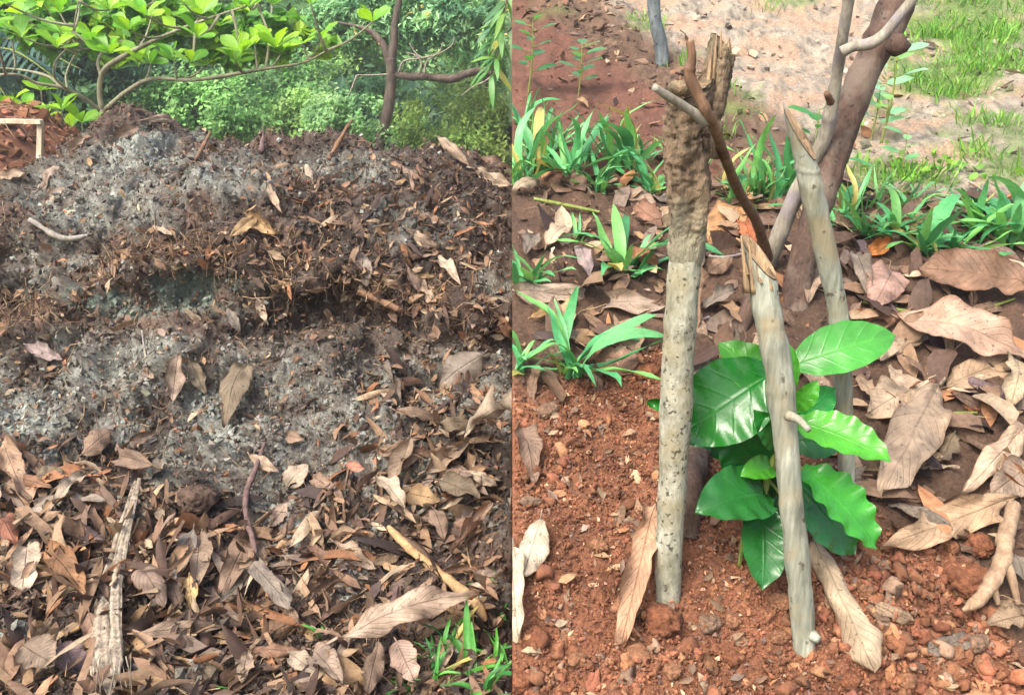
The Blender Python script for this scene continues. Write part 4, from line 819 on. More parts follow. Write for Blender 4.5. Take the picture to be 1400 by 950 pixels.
#        base            tip             width  y-base  y-tip   up-tilt (x,z)   arch roll wave  colour  attach
COF = [((1058, 508), (926, 598), 104, .015, .012, (-.1, .5), .6, .45, .022, G1, .88),
       ((1058, 550), (982, 468), 62, .03, .06, (-.2, .9), .9, .3, .02, G3 * .8, .85),
       ((1046, 640), (990, 585), 76, .012, -.01, (-.3, .3), .5, .35, .02, G2, .6),
       ((1050, 676), (950, 700), 74, -.005, -.075, (-.1, .9), 1.1, .4, .025, G4, .45),
       ((1040, 690), (1042, 806), 60, -.01, -.10, (.05, .45), .7, .55, .02, G4, .35),
       ((1084, 500), (1225, 458), 66, .06, .07, (.05, .75), .5, .25, .012, lin(62, 136, 50), .95),
       ((1086, 575), (1219, 630), 58, -.02, -.10, (.1, .95), .5, .3, .025, G3, .78),
       ((1096, 640), (1200, 752), 66, -.03, -.11, (.35, .7), .6, .45, .045, lin(52, 132, 40), .6),
       ((1086, 655), (1168, 758), 84, .0, -.05, (.1, .75), .6, .3, .025, G4, .5),
       ((1076, 580), (1142, 530), 46, .05, .07, (.3, .5), .6, .4, .02, lin(30, 132, 44), .82),
       ((1076, 600), (1150, 608), 50, .03, .03, (.1, .7), .5, .4, .02, G4, .7),
       ((1058, 640), (885, 548), 56, .06, .075, (-.1, .7), .4, .3, .06, G1, .65),
       ((1052, 690), (1100, 715), 60, .01, -.02, (.2, .7), .5, .5, .02, G2 * .7, .4),
       ((1056, 600), (1054, 700), 60, .02, .03, (.0, .5), .5, .4, .02, G2 * .8, .6),
       ((1060, 640), (1012, 650), 34, .0, -.03, (-.2, .8), .9, .5, .02, G3 * .7, .6),
       ((1066, 610), (1030, 560), 36, -.01, -.03, (-.3, .6), .8, .4, .02, G1, .7),
       ((1074, 690), (1112, 690), 34, -.01, -.03, (.2, .8), 1.0, .5, .03, G4, .45),
       ((1080, 560), (1118, 520), 30, .01, .0, (.2, .5), .8, .5, .02, G3, .85),
       ((1080, 540), (1080, 470), 20, .02, .03, (.2, .3), .3, .6, .01, G3, .95)]
st = catmull(P_, 101)
for i, (b, t_, w, db, dt, (tx, tz), ar_, ro, wv, col, att) in enumerate(COF):
    A, B = at_y(*b, ys + db), at_y(*t_, ys + dt); X = B - A; L = np.linalg.norm(X); nn = np.array([tx, -.75, tz])
    V, F, uv = leaf(L, w * px(A) * 1.1, 'coffee', arch=ar_, roll=ro, wave=wv * .8, wk=5, ragged=.01, nl=30, nw=13, seed=i + 200, crinkle=.006, fold=.12)
    R_ = frames(X[None], nn[None])[0]
    lf = obj('leaf', mesh_np('leaf', V, F, None, uv), MAT['coffee'], sl, mtx=mtx(A - g, R_), color=col)
    s0 = st[int(att * 100)]; Vp, Fp, uvp, _ = tube([s0, (s0 + A) / 2 + np.array([0, 0, .004]), A + X * .03], np.array([2.6, 2.2, 2.0]) * px(A), 6, 8, 0)
    obj('petiole', mesh_np('petiole', Vp - g, Fp, None, uvp), MAT['stem'], sl)

# ------------------------------------------------------------------ weeds: tufts of broad blades
BLD = []
for k in range(12):
    V, F, uv = leaf(1, [.15, .19, .13, .17, .11, .15][k % 6], 'lance' if k % 3 else 'blade', arch=[.6, 1.3, .4, 1.9, 1.0, .3][k % 6], roll=[.5, .3, .7, .4][k % 4], wave=.012, wk=2, ragged=.03, nl=10, nw=5, seed=k + 400, twist=[0, 1.0, -.8, .5][k % 4], sbend=[0, .3, -.25, .1, -.4][k % 5])
    me = mesh_np('blade', V, F, None, uv); me.materials.append(MAT['blade']); BLD.append(me)
def tuft(u, v, h_px, n, label, group, spread=.75, cols=(lin(84, 160, 96), lin(106, 178, 112), lin(74, 146, 90), lin(118, 184, 96)), seed=0, wm=1.0, dirs=None, stems=0, name='grass_tuft', cat='grass'):
    r = np.random.default_rng(seed + int(u) * 7 + int(v)); p = gpoint(u, v); s = h_px * px(p); t = empty(name, p); t['_side'] = 1 if u > 700 else -1; tag(t, label, cat, group)
    for i in range(n):
        a = r.uniform(0, 2 * math.pi) if dirs is None else dirs[i % len(dirs)] + r.normal() * .15; el = r.uniform(.25, 1.25) if spread < .79 else r.uniform(.1, .95); L = s * r.uniform(.4, 1.2)
        X = np.array([math.cos(a) * math.cos(el), math.sin(a) * math.cos(el), math.sin(el)]); b = np.array([r.normal() * s * .10, r.normal() * s * .10, -.004])
        M_ = frames(X[None], np.array([[0, 0, 1.]]) + r.normal(size=(1, 3)) * .15 + np.array([[-X[0], -X[1], 0]]) * .5)[0] * np.array([1, wm * r.uniform(.8, 1.2), 1])
        obj('blade', BLD[r.integers(0, 12)], None, t, mtx=mtx(b, M_, L), color=(cols[i % len(cols)] if r.random() > .06 else lin(170, 160, 90)) * r.uniform(.7, 1.15))
    return t
TL = 'weed tufts on the litter slope'
for i, (u, v, h, n, lab, wm, sp) in enumerate((
    (848, 372, 96, 11, 'broad bladed green tuft in the leaf litter left of the thick stake', 1.5, .8),
    (722, 392, 76, 7, 'broad bladed tuft at the dividing line, beside the litter tuft', 1.6, .95),
    (775, 508, 110, 13, 'large bright tuft of arching blades where litter meets red soil', 1.35, .95),
    (712, 506, 74, 8, 'tuft at the dividing line just above the red soil', 1.3, .9),
    (890, 262, 70, 9, 'green tuft behind the left side of the thick stake', 1.4, .8),
    (856, 238, 84, 8, 'slender upright tuft with pointed blades near the dirt patch', 1.3, .7),
    (818, 262, 62, 10, 'leafy tuft in the weed row below the dirt patch', 1.3, .8),
    (778, 240, 84, 12, 'tall grassy tuft in the middle of the left weed row', 1.0, .7),
    (738, 232, 92, 13, 'tall bright tuft in the left weed row, second from the dividing line', 1.0, .7),
    (712, 250, 86, 10, 'dense tuft at the dividing line end of the left weed row', 1.1, .75),
    (790, 330, 40, 5, 'small trailing green tuft lying in the litter, far left', 1.0, .95),
    (722, 186, 70, 9, 'thin bladed tuft behind the left weed row at the dividing line', .8, .7),
    (762, 200, 60, 9, 'thin bladed tuft behind the left weed row, second from the dividing line', .8, .7),
    (804, 222, 62, 8, 'thin bladed tuft between the two tall left weeds', .8, .75),
    (876, 222, 50, 7, 'small tuft at the lower edge of the dirt patch beside the stake', .9, .75),
    (1006, 282, 74, 9, 'tuft between the thick stake and the pointed stake', 1.2, .75),
    (1042, 268, 96, 11, 'tall tuft directly behind the brown twig', 1.0, .7),
    (1080, 262, 84, 9, 'tuft close behind the top of the pointed stake', 1.0, .75),
    (1150, 305, 76, 9, 'tuft just right of the leaning brown trunk', 1.2, .75),
    (1186, 322, 72, 11, 'leafy tuft above the rolled orange leaf', 1.3, .8),
    (1226, 326, 74, 10, 'bright broad tuft in the middle of the right weed row', 1.2, .8),
    (1262, 350, 80, 10, 'broad bladed tuft above the huge brown leaf', 1.5, .85),
    (1304, 348, 84, 11, 'deep green broad tuft in the right weed row', 1.5, .8),
    (1346, 324, 80, 11, 'upright tuft near the right edge of the weed row', 1.3, .7),
    (1388, 336, 104, 10, 'tallest tuft at the right edge of the photo', 1.3, .6),
    (1325, 290, 56, 8, 'smaller tuft behind the right weed row, beside bare ground', 1.0, .8),
    (1240, 285, 56, 8, 'small tuft behind the right weed row, below the ground cover', 1.0, .8))):
    tuft(u, v, h * 1.12, int(n * 1.9), lab, TL, sp, seed=i, wm=wm * .72)
TH = 'grass tufts at the foot of the heap'; GH = (lin(72, 140, 56), lin(92, 160, 64), lin(58, 122, 56))
for i, (u, v, h, n, lab, wm, sp) in enumerate((
    (596, 934, 72, 10, 'grass tuft below the large pale leaf at the heap foot', .9, .9), (640, 928, 84, 12, 'fullest grass tuft at the bottom right of the heap', 1.0, .9),
    (684, 905, 74, 10, 'grass tuft at the dividing line near the bottom of the heap', 1.0, .85), (662, 946, 66, 8, 'bottommost grass tuft beside the dividing line', 1.1, .95),
    (560, 944, 48, 7, 'small grass tuft left of the fullest heap tuft', .9, .9), (692, 850, 46, 7, 'grass tuft at the dividing line below the tan stick', 1.0, .9),
    (437, 872, 34, 4, 'tiny green sprout of four leaves beside the earth ball', 1.6, .95), (664, 804, 28, 5, 'small green sprout above the lower end of the tan stick', 1.6, .9),
    (320, 944, 30, 5, 'green sprout at the bottom edge below the husk strip', 1.2, .9), (372, 928, 28, 4, 'small sprout beside the pale leaf at the bottom edge', 1.2, .9), (612, 890, 54, 6, 'thin upright grass tuft touching the large pale leaf', .8, .7))):
    tuft(u, v, h * 1.1, int(n * 1.2), lab, TH, sp, GH, seed=i + 50, wm=wm * .75)

# -- little round leaved seedlings and a pale sapling
V, F, uv = leaf(1, .55, 'ellip', arch=.3, roll=.3, wave=.01, ragged=.01, nl=7, nw=5, seed=77); rl = mesh_np('round_leaf', V, F, None, uv); rl.materials.append(MAT['broad'])
def sprig(u, v, h, lab, col, n=9, s=.20, group='seedlings on the bare ground', seed=0):
    r = np.random.default_rng(seed); p = gpoint(u, v); k = h * px(p); t = empty('wild_seedling', p); t['_side'] = 1; tag(t, lab, 'plant', group)
    top = p + np.array([k * .06, 0, k]); V, F, uv, _ = tube([p - [0, 0, .01], (p + top) / 2 + [k * .03, 0, 0], top], [k * .016, k * .013, k * .008], 6, 12, .05, 20); obj('stem', mesh_np('stem', V - p, F, None, uv), MAT['stem'], t)
    for i in range(n):
        f = .3 + .7 * i / (n - 1); a = i * 2.4 + r.normal() * .3; X = np.array([math.cos(a), math.sin(a), .25]); q = p + (top - p) * f
        e = q + X * k * .10; V, F, uv, _ = tube([q, e], [k * .008, k * .006], 5, 4, 0); obj('petiole', mesh_np('petiole', V - p, F, None, uv), MAT['stem'], t)
        obj('leaf', rl, None, t, mtx=mtx(e - p, frames(X[None], np.array([[0, -.3, 1.]]))[0], k * s * r.uniform(.8, 1.3)), color=col * r.uniform(.8, 1.2))
sprig(722, 128, 92, 'round leaved seedling on the dirt patch at the dividing line', lin(70, 132, 78), 11, .26, seed=1)
sprig(790, 132, 66, 'low round leaved seedling in the middle of the dirt patch', lin(88, 138, 92), 12, .34, seed=2)
sprig(1204, 196, 116, 'pale tall seedling standing right of the leaning brown trunk', lin(136, 186, 150), 9, .30, seed=3)
sprig(1190, 192, 70, 'shorter pale seedling with big leaves touching the brown trunk', lin(130, 180, 140), 6, .45, seed=4)
sprig(1110, 212, 60, 'dark green seedling between pointed stake and grey branch', lin(64, 130, 66), 6, .5, seed=5)
sprig(1230, 235, 50, 'tiny seedling in the ground cover right of the trunk', lin(120, 178, 120), 5, .5, seed=6)

# ------------------------------------------------------------------ fallen leaves one by one
def hero(u0, v0, u1, v1, w_px, col, label, kind='lance', arch=.5, roll=.6, twist=0., lift=(.3, .3), crinkle=.012, bite=0., pet=.12, face=.45, wave=.02, seed=0, name='fallen_leaf', cat='leaf', group=None, nl=26, nw=11, ragged=.07, mat='dry', fold=0., sbend=0., off=.0):
    """a single leaf lying from photo point 0 (stalk) to point 1 (tip) on whatever ground is there; lift = height of both ends in leaf widths"""
    (A, nA), (B, nB) = hit(u0, v0), hit(u1, v1); kA, kB = px(A), px(B); W_ = w_px * (kA + kB) / 2
    # keep the span sensible where one end hits the far side of a hollow
    if abs(A[1] - B[1]) > .32: B = at_y(u1, v1, A[1] + np.sign(B[1] - A[1]) * .12); nB = nA
    n = unit(nA + nB); A = A + n * (W_ * lift[0] * .5 + .003 + off); B = B + n * (W_ * lift[1] * .5 + .003 + off); X = B - A; L = np.linalg.norm(X)
    view = unit(EYE - (A + B) / 2); nn = unit(n * (1 - face) + view * face)
    V, F, uv = leaf(L, W_ * 1.08 / (1 if abs(roll) < 1 else .55 + .45 / abs(roll)), kind, arch=arch, roll=roll, twist=twist, wave=wave, wk=2.5, ragged=ragged, bite=bite, petiole=pet * L, nl=nl, nw=nw, seed=seed, crinkle=crinkle, fold=fold, sbend=sbend)
    R_ = frames(X[None], nn[None])[0]; mid = np.array([L / 2, 0, 0])
    # settle the middle: never let the leaf float or sink deep
    o = obj(name, mesh_np(name, V - mid, F, None, uv), MAT[mat], mtx=mtx((A + B) / 2, R_), color=col); o['_side'] = 1 if u0 > 700 else -1
    return tag(o, label, cat, group)
T1, T2, T3, T4 = lin(158, 134, 108), lin(136, 110, 88), lin(110, 88, 72), lin(178, 158, 132)
GR, PK, OR, GO, PU, OL = lin(128, 116, 102), lin(150, 128, 108), lin(152, 106, 70), lin(164, 132, 86), lin(114, 96, 96), lin(118, 102, 78)
HL = 'large leaves on the compost heap'; RL_ = 'large leaves in the litter by the seedling'
LEFT = [
 (700, 240, 622, 232, 30, T2, 'large tan leaf sticking out at the right end of the heap crest', dict(roll=.5, arch=.3)),
 (600, 196, 642, 236, 16, T1, 'pale curled leaf leaning on the crest near the dividing line', dict(roll=1.2, face=.7)),
 (698, 262, 640, 236, 20, T4, 'pale grey leaf edge below the large tan crest leaf', dict(roll=.3)),
 (150, 190, 188, 178, 13, T2, 'short rolled brown leaf on the ash covered peak', dict(roll=1.4)),
 (192, 170, 238, 176, 11, PK, 'pinkish leaf arching over the very peak of the heap', dict(arch=1.2)),
 (100, 215, 122, 196, 14, T1, 'small pale leaf on the left shoulder of the peak', {}),
 (224, 246, 292, 240, 13, GR, 'flat grey leaf lying across the ash below the peak', dict(roll=.2)),
 (62, 262, 96, 232, 12, PK, 'narrow pink brown leaf on the left slope of the crest', dict(roll=1.0)),
 (2, 246, 42, 244, 14, T1, 'tan leaf at the left picture edge on the heap crest', {}),
 (70, 280, 98, 262, 12, T4, 'pale leaf tip left of the ash covered peak', {}),
 (355, 296, 318, 326, 18, GO, 'golden folded leaf, left half of the golden pair', dict(fold=.4)),
 (345, 296, 386, 322, 20, GO * .95, 'golden folded leaf, right half of the golden pair', dict(fold=.3)),
 (368, 262, 388, 300, 11, T1, 'slim tan leaf just above the golden pair', dict(roll=.9)),
 (412, 240, 430, 266, 10, T4, 'small pale leaf hanging below the crest, centre', dict(roll=.7)),
 (432, 250, 466, 244, 9, T2, 'little rolled tan leaf under the crest right of centre', dict(roll=1.5)),
 (405, 340, 413, 372, 10, OR, 'small orange leaf above the overhang', {}),
 (404, 384, 440, 380, 11, T3, 'dark brown leaf hanging under the small orange leaf', {}),
 (492, 350, 500, 396, 24, GR, 'broad grey leaf hanging over the dark hollow', dict(roll=.5, face=.8)),
 (488, 300, 500, 345, 14, T3, 'dark curled leaf above the broad grey hanging leaf', dict(roll=1.0, face=.7)),
 (556, 312, 606, 346, 15, T1, 'tan curled leaf on the right slope under the crest', dict(roll=.9)),
 (575, 300, 610, 312, 12, PK, 'pinkish leaf above the tan curled leaf on the right slope', {}),
 (594, 362, 624, 400, 16, T4, 'pale stubby leaf right of the hollow', dict(face=.7)),
 (574, 382, 596, 438, 13, T1, 'slender pale leaf dangling right of the hollow', dict(face=.8)),
 (554, 368, 572, 408, 12, T3, 'brown leaf dangling left of the slender pale one', dict(face=.8)),
 (568, 378, 598, 378, 7, GO, 'short golden leaf lying level above the dangling pair', {}),
 (540, 240, 560, 262, 8, T2, 'thin brown leaf under the crest above the right slope', {}),
 (352, 412, 366, 446, 13, T4, 'pale leaf hanging at the left of the central hollow', dict(face=.8)),
 (318, 428, 336, 462, 12, GR, 'grey leaf hanging below the teal ash hollow', dict(face=.8)),
 (676, 428, 694, 462, 14, OR * .8, 'orange brown leaf in the dark gap at the dividing line', {}),
 (244, 488, 236, 552, 20, PK, 'pink grey leaf standing in the ash left of centre', dict(face=.7)),
 (262, 492, 285, 540, 18, OL, 'crumpled olive leaf beside the standing pink grey leaf', dict(crinkle=.05, roll=1.1)),
 (348, 504, 316, 592, 32, OL, 'large olive brown leaf with pale tip stuck in the ash', dict(face=.7, roll=.35, wave=.04)),
 (40, 474, 90, 494, 20, lin(140, 122, 116), 'grey pink leaf half buried at left, above the pale ash', {}),
 (24, 522, 80, 512, 9, T3, 'thin brown leaf lying in the ash at left', dict(roll=1.2)),
 (154, 538, 198, 566, 9, T3, 'dark narrow leaf on the ash between peak and litter', dict(roll=1.0)),
 (182, 600, 216, 588, 13, T3, 'dark brown cupped leaf in the ash above the husk strip', dict(roll=1.0)),
 (226, 642, 182, 632, 22, T2, 'brown arched leaf just above the top of the husk strip', dict(arch=1.4)),
 (106, 634, 146, 600, 25, T2, 'stubby brown leaf piece at the upper edge of the left litter', dict(roll=.4)),
 (200, 505, 218, 516, 9, PK, 'tiny pink leaf in the middle of the left ash field', {}),
 (508, 500, 538, 556, 10, GR, 'narrow grey rolled leaf standing above the crossed leaves', dict(roll=1.8, kind='strip')),
 (664, 488, 604, 530, 44, GR, 'big grey curled leaf at the top of the right litter', dict(roll=1.0, crinkle=.03, wave=.05)),
 (618, 520, 578, 612, 21, T1, 'long tan leaf, upper of the two in the crossed pair', dict(roll=.6)),
 (575, 610, 546, 684, 20, T1 * .95, 'folded tan leaf directly below the long tan crossed leaf', dict(fold=.5)),
 (532, 566, 592, 578, 17, T2, 'brown leaf lying level, crossed by the long tan leaf', {}),
 (588, 642, 648, 604, 20, T1, 'rolled tan leaf right of the crossed pair', dict(roll=1.8)),
 (622, 600, 702, 578, 30, T4, 'wide pale leaf running out at the dividing line', dict(wave=.05)),
 (600, 590, 650, 590, 24, OL, 'olive tan leaf under the wide pale leaf', {}),
 (545, 678, 600, 690, 24, GO * .9, 'broad tan leaf with dark veins below the crossed pair', dict(roll=.4)),
 (610, 676, 664, 700, 26, OL, 'flat brown leaf right of the veined tan leaf', {}),
 (650, 655, 694, 674, 12, T4, 'bright pale leaf strip near the dividing line', {}),
 (648, 648, 684, 652, 11, OR, 'orange leaf piece above the bright pale strip', {}),
 (505, 668, 542, 712, 22, T4, 'pale curled leaf left of the veined tan leaf', dict(roll=.9, wave=.05)),
 (472, 660, 452, 842, 31, T2, 'long upright brown leaf strip with cross cracks in the lower heap', dict(kind='strip', roll=.35, bite=.25, face=.6)),
 (420, 650, 470, 690, 14, T2, 'curved brown leaf leaning on top of the long upright strip', dict(arch=.9)),
 (466, 750, 522, 786, 20, T1, 'twisted tan leaf right of the long upright strip', dict(twist=1.6, kind='lance')),
 (460, 892, 648, 832, 30, lin(178, 152, 126), 'largest pale leaf lying level above the grass at the heap foot', dict(wave=.05, roll=.35)),
 (626, 770, 682, 698, 17, T2, 'tightly rolled brown leaf slanting up near the dividing line', dict(roll=2.2, twist=.8)),
 (690, 690, 700, 765, 18, T4 * .95, 'pale leaf standing against the dividing line', dict(face=.7)),
 (650, 780, 700, 800, 14, T1, 'tan leaf lying level below the rolled brown leaf', {}),
 (668, 818, 702, 800, 16, PK, 'pinkish leaf at the dividing line above the grass', {}),
 (520, 705, 556, 725, 12, T3, 'dark leaf under the upper end of the tan stick', {}),
 (590, 700, 604, 742, 20, T2, 'cupped brown leaf beside the tan stick', dict(roll=.9)),
 (140, 806, 226, 720, 22, lin(196, 160, 124), 'light tan rolled leaf crossing behind the husk strip', dict(roll=1.2)),
 (66, 770, 118, 828, 28, lin(160, 112, 66), 'orange brown curved leaf left of the husk strip', dict(arch=.9, roll=.8)),
 (4, 728, 26, 768, 24, lin(134, 78, 50), 'reddish brown leaf at the left edge of the litter', {}),
 (40, 752, 34, 812, 22, T4 * .9, 'pale upright leaf piece at the left of the litter', dict(kind='strip', face=.6)),
 (95, 725, 150, 742, 22, PU, 'greyish rolled leaf left of the husk strip top', dict(roll=1.6)),
 (180, 772, 216, 830, 32, lin(134, 110, 92), 'taupe pointed leaf directly right of the husk strip', dict(face=.6)),
 (258, 738, 228, 812, 20, GR, 'grey standing leaf in the middle of the litter nest', dict(face=.6, roll=.6)),
 (270, 742, 262, 822, 26, lin(152, 128, 104), 'taupe broad leaf in the middle of the litter nest', dict(face=.6)),
 (232, 790, 250, 834, 20, T2, 'short brown leaf in front of the grey standing leaf', {}),
 (256, 790, 262, 836, 16, lin(190, 158, 96), 'small yellowish leaf at the heart of the litter nest', dict(crinkle=.04)),
 (330, 738, 284, 838, 28, lin(150, 120, 94), 'tall brown leaf leaning left in the litter nest', dict(face=.6, roll=.6)),
 (340, 762, 300, 842, 20, T2, 'tan folded leaf leaning on the tall brown one', dict(fold=.5, roll=.5)),
 (352, 800, 300, 848, 24, GR * .8, 'dark grey leaf at the right foot of the litter nest', {}),
 (206, 876, 322, 866, 17, T1 * .92, 'long tan leaf lying level under the dark stick', dict(roll=.7)),
 (345, 770, 400, 832, 18, GR, 'grey brown leaf running down right of the litter nest', dict(kind='strip', roll=.6)),
 (372, 800, 412, 850, 18, T2 * .9, 'curled brown leaf beside the earth ball', dict(roll=.9)),
 (112, 848, 132, 906, 26, lin(176, 138, 110), 'pink tan leaf close against the husk strip, lower left', dict(crinkle=.03)),
 (100, 905, 120, 862, 14, T1, 'narrow tan leaf between husk strip and purple leaf', {}),
 (78, 888, 104, 928, 30, lin(138, 114, 112), 'purplish crumpled leaf near the bottom left', dict(crinkle=.04, roll=.8)),
 (34, 905, 78, 932, 34, T1 * .9, 'crumpled tan leaf in the bottom left corner', dict(crinkle=.05)),
 (2, 905, 16, 886, 22, T2, 'small tan leaf at the left edge near the bottom', {}),
 (0, 612, 34, 700, 18, lin(156, 124, 94), 'tan rolled leaf at the left edge above the litter', dict(roll=1.8, kind='strip')),
 (2, 660, 8, 738, 20, T4, 'pale leaf at the left edge below the tan rolled leaf', {}),
 (48, 690, 10, 668, 16, T2, 'brown leaf crossing the tan rolled leaf at left', {}),
 (40, 668, 80, 660, 20, OL, 'olive leaf at the top of the left litter', {}),
 (88, 690, 128, 650, 14, T4, 'pale twisted leaf between rolled leaf and husk strip', dict(twist=1.2)),
 (40, 660, 84, 672, 13, OR * .75, 'rusty narrow leaf in the left litter', {}),
 (50, 712, 150, 700, 22, GR, 'grey veined leaf lying level left of the husk top', dict(roll=.6)),
 (194, 664, 228, 652, 22, GR, 'grey frayed leaf flap beside the husk top', dict(crinkle=.03)),
 (325, 900, 396, 904, 16, lin(146, 106, 76), 'brown leaf lying level right of the litter, near the bottom', dict(arch=.3)),
 (340, 912, 332, 952, 20, T1, 'upright tan leaf at the bottom edge, centre', {}),
 (430, 905, 470, 950, 24, PK, 'pink tan leaf at the bottom edge left of the grass', {}),
 (520, 880, 505, 952, 22, T2, 'tan leaf standing at the left of the grass', dict(face=.6)),
 (552, 896, 578, 952, 30, lin(164, 134, 114), 'broad pink leaf at the bottom edge in the grass', dict(roll=.4)),
 (395, 905, 430, 930, 22, T4 * .9, 'pale crumpled leaf at the bottom right of centre', dict(crinkle=.05)),
 (285, 905, 312, 935, 30, OL * .9, 'flat olive leaf below the long tan leaf', {}),
 (365, 735, 392, 700, 16, PK, 'pinkish pointed leaf above the grey brown leaf', {}),
 (390, 690, 420, 660, 26, T4 * .9, 'pale flat leaf left of the long upright strip', dict(roll=.2)),
 (344, 622, 384, 646, 13, T1, 'pale narrow leaf in the grey grit at the centre', {}),
 (404, 600, 428, 604, 12, T2, 'brown chip of leaf in the grit, centre', {}),
 (486, 640, 512, 645, 11, lin(196, 124, 98), 'salmon coloured leaf piece left of the crossed pair', {}),
 (478, 598, 498, 592, 8, OR, 'tiny orange leaf in the grit', {}),
]
for i, (u0, v0, u1, v1, w, col, lab, kw) in enumerate(LEFT):
    kw = dict(kw); kw.setdefault('arch', [.4, .7, -.3, .9][i % 4]); kw['roll'] = kw.get('roll', [.7, 1.2, .9, 1.5][(i * 7) % 4]) * (-1 if i % 3 == 1 else 1); kw.setdefault('twist', [.0, .9, -.7, .4, -1.1][(i * 3) % 5]); kw.setdefault('sbend', [.0, .25, -.2][i % 3]); kw.setdefault('crinkle', .03); kw.setdefault('wave', .045); kw.setdefault('ragged', .13); kw.setdefault('off', .016 if v0 < 600 else .028); hero(u0, v0, u1, v1, w * (1.05 if v0 < 600 else 1.25), (np.asarray(col) * .8 + np.mean(col) * .2 * np.array([1.1, 1, .9])) * (.92 + .1 * (i % 3 - 1)), lab, group=HL, seed=500 + i, bite=kw.pop('bite', .12 * (i % 3)), **kw)
